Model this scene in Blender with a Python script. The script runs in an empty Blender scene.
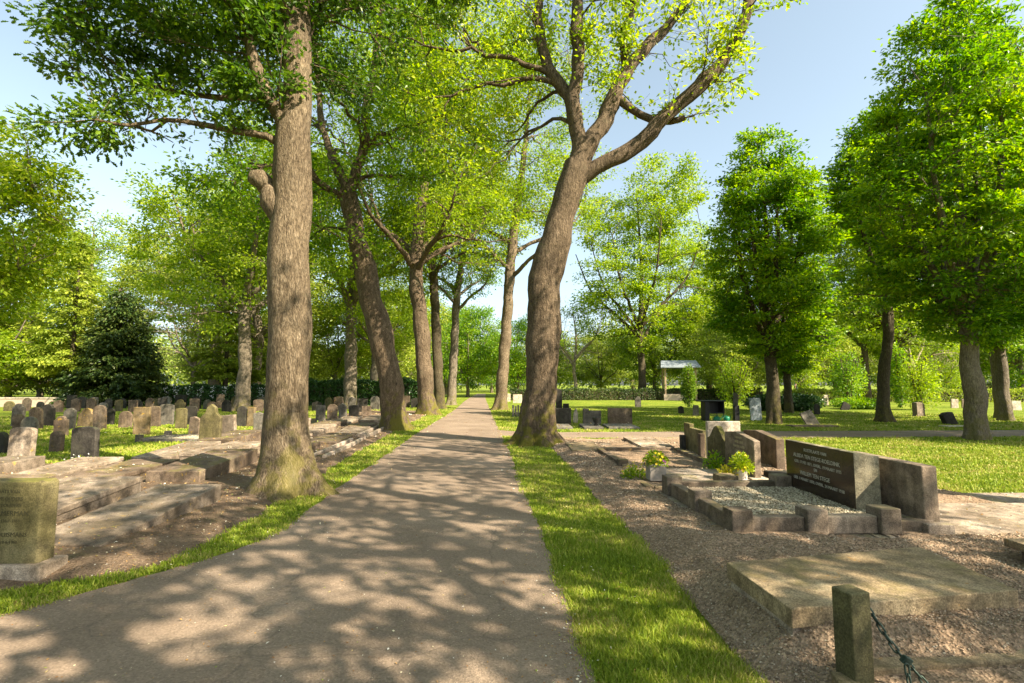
import bpy, math, random
import numpy as np
from mathutils import Vector, Matrix
SC = bpy.context.scene
COL = SC.collection
R = math.radians
F, HOR, CAMH, CAMY = 500.0, 385.0, 1.5, -.12
PITCH = math.atan((HOR - 341.5) / F)

def ray(px, py):
    u = (px - 512) / F; v = (341.5 - py) / F
    c, s = math.cos(PITCH), math.sin(PITCH)
    return (u, c - v * s, s + v * c)
def G(px, py, z=0.0):
    d = ray(px, py); t = (z - CAMH) / d[2]
    return (d[0] * t, d[1] * t + CAMY)
def P(px, py, Y):
    d = ray(px, py); t = (Y - CAMY) / d[1]
    return (d[0] * t, Y, CAMH + d[2] * t)

# ---------------------------------------------------------------- tagging
def tag(o, label=None, cat=None, group=None, kind=None):
    if label: o['label'] = label
    if cat: o['category'] = cat
    if group: o['group'] = group
    if kind: o['kind'] = kind
    return o
def empty(name, loc=(0, 0, 0), rz=0.0):
    o = bpy.data.objects.new(name, None); COL.objects.link(o)
    o.location = loc; o.rotation_euler = (0, 0, rz); o.empty_display_size = .2
    return o
def link(name, me, mat=None, parent=None, loc=(0, 0, 0), rot=(0, 0, 0)):
    o = bpy.data.objects.new(name, me); COL.objects.link(o)
    if mat is not None and len(me.materials) == 0: me.materials.append(mat)
    o.parent = parent; o.location = loc; o.rotation_euler = rot
    return o
def copy_tree(o, parent=None):
    c = o.copy(); COL.objects.link(c); c.parent = parent
    for ch in list(o.children): copy_tree(ch, c)
    return c
def arr_mesh(name, V, loops, counts, smooth=False):
    me = bpy.data.meshes.new(name)
    V = np.asarray(V, np.float32); loops = np.asarray(loops, np.int32); counts = np.asarray(counts, np.int32)
    me.vertices.add(len(V)); me.vertices.foreach_set('co', V.ravel())
    me.loops.add(len(loops)); me.loops.foreach_set('vertex_index', loops)
    me.polygons.add(len(counts))
    st = np.concatenate([[0], np.cumsum(counts)[:-1]]).astype(np.int32)
    me.polygons.foreach_set('loop_start', st)
    try: me.polygons.foreach_set('loop_total', counts)
    except Exception: pass
    me.polygons.foreach_set('use_smooth', np.full(len(counts), smooth, bool))
    me.update(calc_edges=True)
    return me

class MB:
    def __init__(s): s.v = []; s.f = []
    def add(s, vs, fs):
        n = len(s.v); s.v += [tuple(q) for q in vs]; s.f += [tuple(i + n for i in f) for f in fs]; return s
    def box(s, x0, x1, y0, y1, z0, z1):
        return s.hexa([(x0, y0, z0), (x1, y0, z0), (x1, y1, z0), (x0, y1, z0), (x0, y0, z1), (x1, y0, z1), (x1, y1, z1), (x0, y1, z1)])
    def hexa(s, q):
        return s.add(q, [(3, 2, 1, 0), (4, 5, 6, 7), (0, 1, 5, 4), (1, 2, 6, 5), (2, 3, 7, 6), (3, 0, 4, 7)])
    def extrude(s, prof, y0, y1, top_in=0.0):
        """profile in xz, extruded along y"""
        n = len(prof)
        a = [(x, y0, z) for x, z in prof]; b = [(x, y1, z) for x, z in prof]
        fs = [tuple(range(n)), tuple(range(2 * n - 1, n - 1, -1))]
        fs += [(i, i + n, (i + 1) % n + n, (i + 1) % n) for i in range(n)]
        return s.add(a + b, fs)
    def tube(s, pts, rad, k=8, cap=True):
        pts = [Vector(p) for p in pts]; n = len(pts); base = len(s.v)
        if not hasattr(rad, '__len__'): rad = [rad] * n
        for i, p in enumerate(pts):
            d = (pts[min(i + 1, n - 1)] - pts[max(i - 1, 0)]).normalized()
            a = d.cross(Vector((0, 0, 1)) if abs(d.z) < .9 else Vector((1, 0, 0))).normalized(); b = d.cross(a)
            for j in range(k):
                t = 2 * math.pi * j / k; s.v.append(tuple(p + (a * math.cos(t) + b * math.sin(t)) * rad[i]))
        for i in range(n - 1):
            for j in range(k):
                q = base + i * k; s.f.append((q + j, q + (j + 1) % k, q + k + (j + 1) % k, q + k + j))
        if cap:
            s.f.append(tuple(base + j for j in range(k))[::-1]); s.f.append(tuple(base + (n - 1) * k + j for j in range(k)))
        return s
    def lathe(s, prof, k=20, cx=0, cy=0):
        base = len(s.v)
        for r, z in prof:
            for j in range(k):
                t = 2 * math.pi * j / k; s.v.append((cx + r * math.cos(t), cy + r * math.sin(t), z))
        for i in range(len(prof) - 1):
            for j in range(k):
                q = base + i * k; s.f.append((q + j, q + (j + 1) % k, q + k + (j + 1) % k, q + k + j))
        s.f.append(tuple(base + j for j in range(k))[::-1]); s.f.append(tuple(base + (len(prof) - 1) * k + j for j in range(k)))
        return s
    def build(s, name, mat=None, parent=None, loc=(0, 0, 0), rot=(0, 0, 0), bevel=0.0, seg=2, smooth=False):
        me = bpy.data.meshes.new(name); me.from_pydata(s.v, [], s.f); me.update()
        if smooth:
            for p in me.polygons: p.use_smooth = True
        o = link(name, me, mat, parent, loc, rot)
        if bevel:
            m = o.modifiers.new('Bevel', 'BEVEL'); m.width = bevel; m.segments = seg; m.limit_method = 'ANGLE'; m.angle_limit = R(35)
        return o

# ---------------------------------------------------------------- materials
class NT:
    def __init__(s, name):
        s.m = bpy.data.materials.new(name); s.m.use_nodes = True; s.t = s.m.node_tree; s.t.nodes.clear()
        s.out = s.t.nodes.new('ShaderNodeOutputMaterial'); s.cache = {}
    def n(s, typ, ins=None, **kw):
        nd = s.t.nodes.new('ShaderNode' + typ)
        for k, v in kw.items(): setattr(nd, k, v)
        for k, v in (ins or {}).items():
            sock = nd.inputs[k]
            if isinstance(v, bpy.types.NodeSocket): s.t.links.new(v, sock)
            else: sock.default_value = v if not (isinstance(v, tuple) and len(v) == 3 and sock.type == 'RGBA') else v + (1,)
        return nd
    def coord(s, world=False):
        if 'c' in s.cache: return s.cache['c']
        if world: r = s.n('NewGeometry').outputs['Position']
        else:
            tc = s.n('TexCoord').outputs['Object']; oi = s.n('ObjectInfo').outputs['Random']
            a = s.n('VectorMath', {0: tc, 1: s.n('CombineXYZ', {'X': s.math('MULTIPLY', oi, 37.), 'Y': s.math('MULTIPLY', oi, 91.), 'Z': s.math('MULTIPLY', oi, 53.)}).outputs[0]}, operation='ADD')
            r = a.outputs[0]
        s.cache['c'] = r; return r
    def math(s, op, a, b=0.0, clamp=False):
        return s.n('Math', {0: a, 1: b}, operation=op, use_clamp=clamp).outputs[0]
    def noise(s, scale, detail=6, rough=.55, vec=None, dist=0.0):
        return s.n('TexNoise', {'Vector': vec if vec is not None else s.coord(), 'Scale': scale, 'Detail': detail, 'Roughness': rough, 'Distortion': dist}).outputs['Fac']
    def ramp(s, fac, stops, interp='LINEAR'):
        nd = s.n('ValToRGB', {'Fac': fac}); cr = nd.color_ramp; cr.interpolation = interp
        while len(cr.elements) < len(stops): cr.elements.new(.5)
        for e, (p, c) in zip(cr.elements, stops):
            e.position = p; e.color = (c if len(c) == 4 else tuple(c) + (1,)) if hasattr(c, '__len__') else (c, c, c, 1)
        return nd.outputs['Color']
    def mix(s, fac, a, b, blend='MIX'):
        nd = s.n('Mix', data_type='RGBA', blend_type=blend)
        for i, v in ((0, fac), (6, a), (7, b)):
            if isinstance(v, bpy.types.NodeSocket): s.t.links.new(v, nd.inputs[i])
            else: nd.inputs[i].default_value = v if not (isinstance(v, tuple) and len(v) == 3) else v + (1,)
        return nd.outputs[2]
    def scale_vec(s, v, xyz):
        return s.n('Mapping', {'Vector': v, 'Scale': xyz}).outputs[0]
    def bump(s, h, strength=.5, dist=.02, normal=None):
        ins = {'Height': h, 'Strength': strength, 'Distance': dist}
        if normal is not None: ins['Normal'] = normal
        return s.n('Bump', ins).outputs[0]
    def upness(s, lo=.3, hi=.9):
        nz = s.n('SeparateXYZ', {0: s.n('NewGeometry').outputs['Normal']}).outputs['Z']
        return s.n('MapRange', {'Value': nz, 'From Min': lo, 'From Max': hi}).outputs[0]
    def finish(s, col, rough=.85, bump=None, spec=.3, metal=0.0):
        ins = {'Base Color': col, 'Roughness': rough, 'Metallic': metal, 'Specular IOR Level': spec}
        if bump is not None: ins['Normal'] = bump
        b = s.n('BsdfPrincipled', ins); s.t.links.new(b.outputs[0], s.out.inputs[0]); return s.m

def stone_mat(name, dark, mid, light, moss=(.10, .11, .02), moss_amt=.5, speck=.25, rough=.85, lichen=None, polish=False, var=.25, stain=.5):
    t = NT(name); c = t.coord(); rnd = t.n('ObjectInfo').outputs['Random']
    col = t.ramp(t.noise(2.2, 8, .6), [(.3, dark), (.5, mid), (.72, light)])
    val = t.n('MapRange', {'Value': rnd, 'To Min': 1 - var, 'To Max': 1 + var}).outputs[0]
    col = t.n('HueSaturation', {'Color': col, 'Value': val}).outputs[0]
    # rain streaks: vertical stretched noise, sides only
    streak = t.ramp(t.noise(1.0, 6, .6, vec=t.scale_vec(c, (9, 9, 1.1))), [(.42, 0.), (.68, 1.)])
    side = t.math('SUBTRACT', 1.0, t.upness(.2, .7))
    col = t.mix(t.math('MULTIPLY', t.math('MULTIPLY', streak, side), stain), col, (dark[0] * .55, dark[1] * .55, dark[2] * .5))
    sp = t.ramp(t.noise(95, 3, .7), [(.36, .25), (.5, .5), (.64, .78)])
    col = t.mix(min(1, speck * 2.6), col, sp, 'OVERLAY')
    bl = t.ramp(t.noise(9, 9, .72, dist=.4), [(.36, .22), (.5, .5), (.66, .74)])
    col = t.mix(.15 if polish else .75, col, bl, 'OVERLAY')
    mm = t.ramp(t.noise(3.3, 9, .65), [(.56 - .13 * moss_amt, 0.), (.64 - .13 * moss_amt, 1.)])
    up = t.math('ADD', t.math('MULTIPLY', t.upness(.3, .9), .75), .12, True)
    mcol = t.mix(t.noise(30, 4), moss, (moss[0] * 1.9, moss[1] * 1.7, moss[2] * 1.5))
    col = t.mix(t.math('MULTIPLY', t.math('MULTIPLY', mm, up), moss_amt), col, mcol)
    if lichen:
        lm = t.ramp(t.noise(7.5, 7, .7, dist=.6), [(.62, 0.), (.67, 1.)])
        col = t.mix(t.math('MULTIPLY', lm, .75), col, lichen)
    h = t.math('ADD', t.math('MULTIPLY', t.noise(14, 8, .7), .7), t.math('MULTIPLY', t.noise(120, 3, .7), .25))
    return t.finish(col, .14 if polish else rough, t.bump(h, .05 if polish else .9, .018), spec=.5 if polish else .25)

def leaf_mat(name, dark, mid, light, trans=.38, nscale=.45, gloss=.42):
    t = NT(name); pos = t.coord(True)
    isl = t.n('NewGeometry').outputs['Random Per Island']
    f = t.math('ADD', t.math('MULTIPLY', t.noise(nscale, 3, .5, vec=pos), .75), t.math('MULTIPLY', isl, .42))
    col = t.ramp(f, [(.36, dark), (.58, mid), (.82, light)])
    hs = t.n('HueSaturation', {'Color': col, 'Saturation': 1.05, 'Value': 1.5}).outputs[0]
    b = t.n('BsdfPrincipled', {'Base Color': col, 'Roughness': gloss, 'Specular IOR Level': .35})
    tr = t.n('BsdfTranslucent', {'Color': t.mix(.5, hs, (.55, .75, .05), 'MULTIPLY') if False else hs})
    mx = t.n('MixShader', {0: trans, 1: b.outputs[0], 2: tr.outputs[0]})
    t.t.links.new(mx.outputs[0], t.out.inputs[0]); return t.m

def bark_mat(name, dark, mid, light, moss=.7, ridge=1.0, mossz=1.6, sc=24.):
    t = NT(name); tc = t.coord(); obj = t.n('TexCoord').outputs['Object']
    v = t.scale_vec(tc, (1, 1, .27))
    n1 = t.noise(sc, 8, .7, vec=v, dist=.7); n2 = t.noise(70, 5, .6, vec=v); n3 = t.noise(1.3, 5, .6)
    col = t.ramp(n1, [(.3, dark), (.52, mid), (.72, light)])
    col = t.mix(.6, col, t.ramp(n3, [(.3, .30), (.7, .68)]), 'OVERLAY')
    col = t.mix(.7, col, t.ramp(n2, [(.36, .2), (.64, .8)]), 'OVERLAY')
    z = t.n('SeparateXYZ', {0: obj}).outputs['Z']
    zf = t.n('MapRange', {'Value': z, 'From Min': .05, 'From Max': mossz, 'To Min': 1., 'To Max': 0.}).outputs[0]
    mm = t.ramp(t.math('ADD', t.noise(3.6, 8, .65), t.math('MULTIPLY', zf, .17)), [(.58, 0.), (.68, 1.)])
    col = t.mix(t.math('MULTIPLY', t.math('MULTIPLY', mm, moss), t.math('POWER', zf, .6)), col, (.14, .13, .015))
    lm = t.ramp(t.noise(2.1, 6, .6), [(.6, 0.), (.75, 1.)])
    col = t.mix(t.math('MULTIPLY', lm, .3), col, (.17, .17, .10))
    h = t.math('ADD', t.math('ADD', n1, t.math('MULTIPLY', n2, .4)), t.math('MULTIPLY', t.noise(3.5, 4, .6), .8))
    kn = t.n('TexVoronoi', {'Vector': t.scale_vec(tc, (1, 1, .7)), 'Scale': 1.6}).outputs['Distance']
    col = t.mix(t.ramp(kn, [(.03, .8), (.085, 0.)]), col, (dark[0] * .4, dark[1] * .4, dark[2] * .4))
    return t.finish(col, .85, t.bump(h, 1.0 * ridge, .05), spec=.15)
# ---------------------------------------------------------------- trees
def norm(a): return a / (np.linalg.norm(a, axis=-1, keepdims=True) + 1e-9)
def smooth_poly(pts, step=.25):
    """Catmull-Rom through (x,y,z,r)"""
    p = np.array(pts, float); p = np.vstack([2 * p[0] - p[1], p, 2 * p[-1] - p[-2]]); out = []
    for i in range(1, len(p) - 2):
        L = np.linalg.norm(p[i + 1, :3] - p[i, :3]); n = max(2, int(L / step))
        for k in range(n):
            t = k / n
            out.append(.5 * ((2 * p[i]) + (-p[i - 1] + p[i + 1]) * t + (2 * p[i - 1] - 5 * p[i] + 4 * p[i + 1] - p[i + 2]) * t * t + (-p[i - 1] + 3 * p[i] - 3 * p[i + 1] + p[i + 2]) * t ** 3))
    out.append(p[-2]); q = np.array(out); q[:, 3] = np.maximum(q[:, 3], .004); return q
class Tubes:
    def __init__(s): s.V = []; s.L = []; s.n = 0
    def add(s, q, k, rad_fn=None):
        P_ = q[:, :3]; r = q[:, 3]; n = len(P_)
        d = norm(np.gradient(P_, axis=0))
        ref = np.array([0.31, .95, 0.02]); m = np.abs(d @ ref) > .93
        rf = np.where(m[:, None], np.array([1., 0, 0]), ref) if m.all() else np.broadcast_to(ref if not m.any() else np.array([.7, -.1, .7]), d.shape)
        a = norm(np.cross(d, rf)); b = np.cross(d, a)
        t = np.arange(k) * 2 * np.pi / k
        rr = r[:, None] * np.ones(k)[None]
        if rad_fn is not None: rr = rad_fn(P_, r, t, rr, a, b)
        V = P_[:, None] + a[:, None] * (np.cos(t)[None, :, None] * rr[..., None]) + b[:, None] * (np.sin(t)[None, :, None] * rr[..., None])
        i = np.arange(n - 1)[:, None] * k; j = np.arange(k)[None]; j2 = (j + 1) % k
        f = np.stack([i + j, i + j2, i + k + j2, i + k + j], -1).reshape(-1, 4) + s.n
        s.V.append(V.reshape(-1, 3)); s.L.append(f); s.n += n * k
    def mesh(s, name):
        V = np.vstack(s.V); L = np.vstack(s.L); return arr_mesh(name, V, L.ravel(), np.full(len(L), 4), True)

LEAF_DIAMOND = (np.array([(0, 0, 0), (.45, .27, .07), (1, 0, -.04), (.45, -.27, .07)]), [(0, 1, 2), (0, 2, 3)])
_h = [(.12, .10), (.24, .13), (.33, .30), (.44, .15), (.58, .36), (.68, .16), (.84, .22)]
LEAF_OAK = (np.array([(0, 0, 0), (1, 0, -.05)] + [(x, y, y * .25) for x, y in _h] + [(x, -y, y * .25) for x, y in _h]),
            [(0,) + tuple(range(8, 1, -1))[::-1] + (1,), (0, 1) + tuple(range(15, 8, -1))])
LEAF_OVAL = (np.array([(0, 0, 0), (.3, .24, .05), (.7, .2, .04), (1, 0, -.05), (.7, -.2, .04), (.3, -.24, .05)]), [(0, 1, 2, 3), (0, 3, 4, 5)])
def scatter_leaves(name, tmpl, pos, axis, nor, size):
    T, faces = tmpl; n = len(pos); m = len(T)
    axis = norm(axis); nor = norm(nor - axis * np.sum(nor * axis, -1, keepdims=True)); side = np.cross(nor, axis)
    s = size[:, None, None]
    V = pos[:, None] + s * (axis[:, None] * T[None, :, :1] + side[:, None] * T[None, :, 1:2] + nor[:, None] * T[None, :, 2:3])
    fl = np.concatenate([np.array(f) for f in faces]); fc = np.array([len(f) for f in faces])
    L = (fl[None] + np.arange(n)[:, None] * m).ravel()
    return arr_mesh(name, V.reshape(-1, 3), L, np.tile(fc, n))

def sample_blobs(rng, blobs, n, shell=.0):
    w = np.array([b[6] if len(b) > 6 else b[3] * b[4] * b[5] for b in blobs], float); w /= w.sum()
    idx = rng.choice(len(blobs), n, p=w); B = np.array([b[:6] for b in blobs])[idx]
    u = norm(rng.normal(size=(n, 3))); r = rng.random((n, 1)) ** (1 / 3.0); r = shell + (1 - shell) * r
    return B[:, :3] + u * r * B[:, 3:6]

def rblobs(seed, c, Rr, hh, n=11, lo=.36, hi=.56):
    """a crown envelope made of several uneven lobes around c"""
    rng = np.random.default_rng(seed + 1000); out = []
    for k in range(n):
        a = k * 2.4 + rng.random() * .7; q = rng.random() ** .5 * .72; z = (rng.random() * 2 - 1) * .78; q *= math.sqrt(max(.15, 1 - z * z)) * 1.15
        r = Rr * (lo + (hi - lo) * rng.random()); out.append((c[0] + math.cos(a) * q * Rr, c[1] + math.sin(a) * q * Rr, c[2] + z * hh, r, r, r * .85, r * r))
    return out
def grow(seed, limbs, blobs, counts=(14, 90, 700), zmin=2.0, leaves=20000, leaf=.14, tmpl=LEAF_DIAMOND, spread=.2, flat=.6, up=.35, thick=1.0, flare=None, lobes=5, kside=16, twig_k=3, shell=(.55, .35, .25), droop=0.0, clump=1.0, nup=.9, leaf_min_y=None, bend=.6):
    rng = np.random.default_rng(seed); T = Tubes()
    NP, ND, NR = [], [], []
    for li, lb in enumerate(limbs):
        q = smooth_poly(lb)
        s_ = np.arange(len(q)); amp_ = q[:, 3] * (.22 if li else .07) * np.minimum(1, s_ / 3.) * (len(q) > 8)
        for c_ in range(3): q[:, c_] += amp_ * (np.sin(s_ * (.9 + .2 * c_) + rng.random() * 6) + .6 * np.sin(s_ * 2.1 + rng.random() * 6)) * (.3 if c_ == 2 else 1)
        q[:, 3] *= 1 + .05 * np.sin(s_ * .8 + rng.random() * 6) + .05 * rng.normal(size=len(q)) * (li > 0)
        fn = None
        if li == 0 and flare:
            ph = rng.random(8) * 6.28; amp = rng.random(8) * .6 + .7; nl = lobes
            def fn(P_, r, t, rr, a, b):
                z = np.maximum(P_[:, 2], 0)[:, None]
                ang = np.arctan2((a * np.cos(0) ).dot([0, 1, 0])[:, None] * 0 + np.sin(t)[None], np.cos(t)[None])
                lob = .55 * np.cos(nl * ang + ph[0]) * amp[0] + .3 * np.cos((nl + 2) * ang + ph[1]) + .25 * np.cos((nl - 2) * ang + ph[2])
                return rr * (1 + flare * np.exp(-z / .17) * (1 + .75 * lob) + .13 * np.exp(-z / .6) * lob + .025 * np.cos(2 * ang + z * 1.3) + .012 * np.cos(7 * ang + z * .8 + ph[3]))
        T.add(q, kside * 2 if (li == 0 and flare) else kside, fn)
        d = norm(np.gradient(q[:, :3], axis=0)); m = q[:, 2] > zmin
        NP.append(q[m, :3]); ND.append(d[m]); NR.append(q[m, 3])
    NP, ND, NR = np.vstack(NP), np.vstack(ND), np.concatenate(NR)
    A_, AD, AW = [], [], []
    base_xy = np.array(limbs[0][0][:2])
    for lv, cnt in enumerate(counts):
        t = sample_blobs(rng, blobs, cnt, shell[min(lv, 2)])
        t = t[np.argsort(np.linalg.norm(t - NP.mean(0), axis=1))]
        if lv == 0: t = t[::-1] if False else t
        ra, rb, re = [(.020, .02, .018), (.015, .010, .008), (.010, .004, .0035)][min(lv, 2)]
        nk = [8, 5, twig_k][min(lv, 2)]; st = [.35, .3, .3][min(lv, 2)]
        nP, nD, nR = [], [], []
        for ti in t:
            dv = ti - NP; ds = np.linalg.norm(dv, axis=1); dn = dv / (ds[:, None] + 1e-6)
            cosa = np.sum(dn * ND, 1)
            cost = ds * (1 + bend * (1 - cosa)) + np.maximum(0, NP[:, 2] - ti[2]) * .5 - NR * (2. if lv == 0 else 0)
            i = int(np.argmin(cost)); D = ds[i]
            if D < .05: continue
            p0 = NP[i]; p3 = ti; d0 = ND[i] * .55 + dn[i] * .6 + rng.normal(size=3) * .12
            d0 /= np.linalg.norm(d0); p1 = p0 + d0 * D * .38
            od = dn[i] + np.array([0, 0, up - droop]) * .6 + rng.normal(size=3) * .15; od /= np.linalg.norm(od); p2 = p3 - od * D * .33
            n = max(3, int(D / st) + 1); s = np.linspace(0, 1, n)[:, None]
            C = p0 * (1 - s) ** 3 + 3 * p1 * s * (1 - s) ** 2 + 3 * p2 * s * s * (1 - s) + p3 * s ** 3
            if n > 3: C[1:-1] += rng.normal(size=(n - 2, 3)) * .035 * min(D, 2) ** .5
            r0 = min(NR[i] * .8, (ra * D + rb) * thick); rad = r0 + (re * thick - r0) * np.linspace(0, 1, n) ** .8
            rad = np.maximum(rad, .0035)
            q = np.column_stack([C, rad]); T.add(q, nk)
            d = norm(np.gradient(C, axis=0))
            nP.append(C[1:]); nD.append(d[1:]); nR.append(rad[1:])
            if lv == len(counts) - 1 or lv >= 2:
                k0 = max(1, int(n * .35)); A_.append(C[k0:]); AD.append(d[k0:]); AW.append(np.full(n - k0, rng.gamma(1.6 / clump, clump)))
        if nP:
            NP = np.vstack([NP] + nP); ND = np.vstack([ND] + nD); NR = np.concatenate([NR] + nR)
    trunk = T.mesh('trunk')
    A_, AD, AW = np.vstack(A_), np.vstack(AD), np.concatenate(AW)
    i = rng.choice(len(A_), leaves, p=AW / AW.sum())
    off = rng.normal(size=(leaves, 3)) * spread * np.array([1, 1, flat])
    pos = A_[i] + off
    ax = AD[i] * .5 + norm(off) * .7 + rng.normal(size=(leaves, 3)) * .5 - np.array([0, 0, .25 + droop])
    nr = np.array([0, 0, nup]) + rng.normal(size=(leaves, 3)) * .55
    size = leaf * (.65 + .6 * rng.random(leaves))
    crown = scatter_leaves('crown', tmpl, pos, ax, nr, size)
    return trunk, crown
def make_tree(name, base, tr, cr, bark, leafm, label, cat='tree', group=None, rz=0, sc=(1, 1, 1), lab=None):
    e = empty(name, base, rz); e.scale = sc if hasattr(sc, '__len__') else (sc,) * 3
    tag(e, label, cat, group)
    link('trunk', tr, bark, e)
    if cr is not None: link('crown', cr, leafm, e)
    return e
def place(src, name, loc, rz, sc, label, group=None, cat='tree', leafm=None):
    c = copy_tree(src); c.name = name; c.location = loc; c.rotation_euler = (0, 0, rz); c.scale = sc if hasattr(sc, '__len__') else (sc,) * 3
    for k in ('group',):
        if k in c: del c[k]
    tag(c, label, cat, group)
    if leafm:
        for ch in c.children:
            if ch.name.startswith('crown'):
                ch.material_slots[0].link = 'OBJECT'; ch.material_slots[0].material = leafm
    return c
def px_limb(pts, base, dep=None):
    """list of (px, py, width_px, depth) -> local (x,y,z,r)"""
    out = []
    for (px, py, w, Y) in pts:
        x, y, z = P(px, py, Y); out.append((x - base[0], y - base[1], z, w * Y / F / 2))
    return out
def px_blobs(bl, base):
    out = []
    for b in bl:
        x, y, z = P(b[0], b[1], b[2]); out.append((x - base[0], y - base[1], z) + tuple(b[3:]))
    return out
M = {}
M['sand'] = stone_mat('sandstone', (.125, .095, .065), (.235, .185, .135), (.37, .305, .235), moss=(.065, .055, .03), moss_amt=.5, lichen=(.42, .28, .05))
M['pale'] = stone_mat('pale_stone', (.30, .25, .19), (.42, .36, .28), (.55, .48, .38), moss=(.17, .16, .05), moss_amt=.35)
M['brown'] = stone_mat('brown_stone', (.075, .052, .034), (.135, .098, .068), (.22, .17, .12), moss=(.11, .11, .02), moss_amt=.5, lichen=(.40, .25, .03))
M['kerbstone'] = stone_mat('kerb_stone', (.10, .074, .050), (.18, .138, .098), (.28, .225, .165), moss=(.09, .085, .03), moss_amt=.5)
M['grey'] = stone_mat('grey_stone', (.085, .075, .06), (.145, .13, .105), (.23, .205, .17), moss=(.10, .11, .03), moss_amt=.45)
M['darkgrey'] = stone_mat('shaded_dark_grey_stone', (.020, .018, .014), (.036, .032, .026), (.065, .058, .047), moss=(.06, .08, .02), moss_amt=.5)  # dark grey, deepened further for the shade over the front-row headstone
M['green'] = stone_mat('mossy_stone', (.065, .055, .025), (.12, .10, .045), (.19, .165, .085), moss=(.085, .09, .015), moss_amt=.85)
M['orange'] = stone_mat('lichen_stone', (.11, .08, .045), (.19, .14, .08), (.30, .23, .14), moss=(.30, .20, .02), moss_amt=.7, lichen=(.50, .30, .02))
M['granite'] = stone_mat('polished_granite', (.020, .013, .009), (.036, .024, .016), (.06, .042, .028), moss_amt=.05, speck=.15, polish=True, var=.05, stain=.2)
M['granite_side'] = stone_mat('granite_end', (.16, .14, .09), (.24, .21, .14), (.32, .28, .19), moss_amt=.3, var=.05)
M['slate'] = stone_mat('blue_slate', (.20, .23, .25), (.30, .34, .36), (.42, .46, .47), moss_amt=.2)
M['concrete'] = stone_mat('concrete', (.20, .155, .12), (.30, .245, .19), (.40, .33, .27), moss=(.15, .14, .04), moss_amt=.45, speck=.3)
M['mossslab'] = stone_mat('moss_slab', (.13, .095, .052), (.225, .168, .098), (.33, .26, .16), moss=(.125, .11, .035), moss_amt=.45, lichen=(.34, .18, .04), speck=.3)
M['postwood'] = stone_mat('mossy_post', (.05, .045, .02), (.085, .075, .035), (.14, .12, .06), moss=(.10, .11, .02), moss_amt=.7)

def simple(name, col, rough=.6, metal=0.0, var=.15, nscale=12, spec=.3):
    t = NT(name); c = t.ramp(t.noise(nscale, 6), [(.3, tuple(v * (1 - var) for v in col)), (.7, tuple(v * (1 + var) for v in col))])
    return t.finish(c, rough, t.bump(t.noise(60, 4), .2, .004), spec, metal)
M['letter'] = simple('white_lettering', (.42, .40, .33), .6)
M['letter_dark'] = simple('dark_lettering', (.05, .045, .02), .8)
M['letter_tan'] = simple('tan_lettering', (.38, .32, .18), .8)
M['black'] = simple('black_plastic', (.015, .015, .016), .45)
M['greenbin'] = simple('green_plastic', (.01, .16, .08), .4)
M['metal'] = simple('weathered_chain', (.045, .07, .055), .5, .5, .5, 40)
M['zinc'] = simple('zinc_roof', (.20, .23, .25), .6, .1)
M['wood'] = simple('pale_wood', (.34, .24, .15), .75)
M['darkwood'] = simple('dark_wood', (.08, .055, .035), .8)
M['whitepot'] = simple('white_glaze', (.62, .57, .50), .35)
M['greypot'] = simple('grey_planter', (.27, .235, .20), .7)
M['petal_w'] = simple('white_petals', (.75, .75, .70), .6)
M['petal_y'] = simple('yellow_petals', (.65, .48, .02), .6)
M['petal_p'] = simple('purple_petals', (.16, .03, .12), .6)
M['cloth_dark'] = simple('navy_cloth', (.02, .025, .06), .8)
M['cloth_light'] = simple('light_cloth', (.45, .45, .42), .8)
M['skin'] = simple('skin', (.45, .26, .18), .6)
M['brick'] = simple('pale_wall', (.42, .33, .25), .8)

# bark
M['bark_oak'] = bark_mat('oak_bark', (.060, .043, .025), (.150, .113, .070), (.27, .215, .145), moss=.55)
M['bark_oak2'] = bark_mat('furrowed_oak_bark', (.050, .036, .022), (.12, .088, .055), (.22, .165, .11), moss=.9, ridge=1.4, sc=15.)
M['bark_dark'] = bark_mat('dark_bark', (.035, .028, .018), (.075, .060, .035), (.12, .10, .06), moss=.4)
M['bark_grey'] = bark_mat('grey_bark', (.09, .075, .055), (.17, .14, .10), (.26, .22, .17), moss=.5)
M['bark_pale'] = bark_mat('pale_bark', (.18, .14, .09), (.28, .23, .16), (.38, .32, .24), moss=.2)
# leaves
M['leaf_oak'] = leaf_mat('oak_leaves', (.070, .150, .008), (.145, .255, .012), (.27, .37, .018), trans=.5)
M['leaf_oak_y'] = leaf_mat('young_oak_leaves', (.14, .24, .012), (.27, .37, .018), (.42, .47, .03), trans=.5)
M['leaf_mid'] = leaf_mat('maple_leaves', (.105, .185, .010), (.21, .31, .015), (.36, .43, .025), trans=.5)
M['leaf_horn'] = leaf_mat('hornbeam_leaves', (.060, .155, .006), (.15, .285, .008), (.33, .44, .012), trans=.45)
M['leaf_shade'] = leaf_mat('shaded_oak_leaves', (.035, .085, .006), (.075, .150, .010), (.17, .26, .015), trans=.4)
M['leaf_dark'] = leaf_mat('evergreen_leaves', (.020, .045, .010), (.045, .080, .014), (.11, .14, .022), trans=.2)
M['leaf_olive'] = leaf_mat('olive_leaves', (.13, .19, .02), (.25, .32, .03), (.40, .44, .055), trans=.45)
M['leaf_far'] = leaf_mat('far_leaves', (.12, .18, .03), (.22, .29, .045), (.34, .39, .07), trans=.45, nscale=.12)
M['leaf_brown'] = leaf_mat('budding_twigs', (.17, .13, .07), (.25, .20, .12), (.34, .28, .18), trans=.2)
M['leaf_yellow'] = leaf_mat('golden_leaves', (.30, .26, .01), (.48, .42, .02), (.62, .55, .05), trans=.4)
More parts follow.
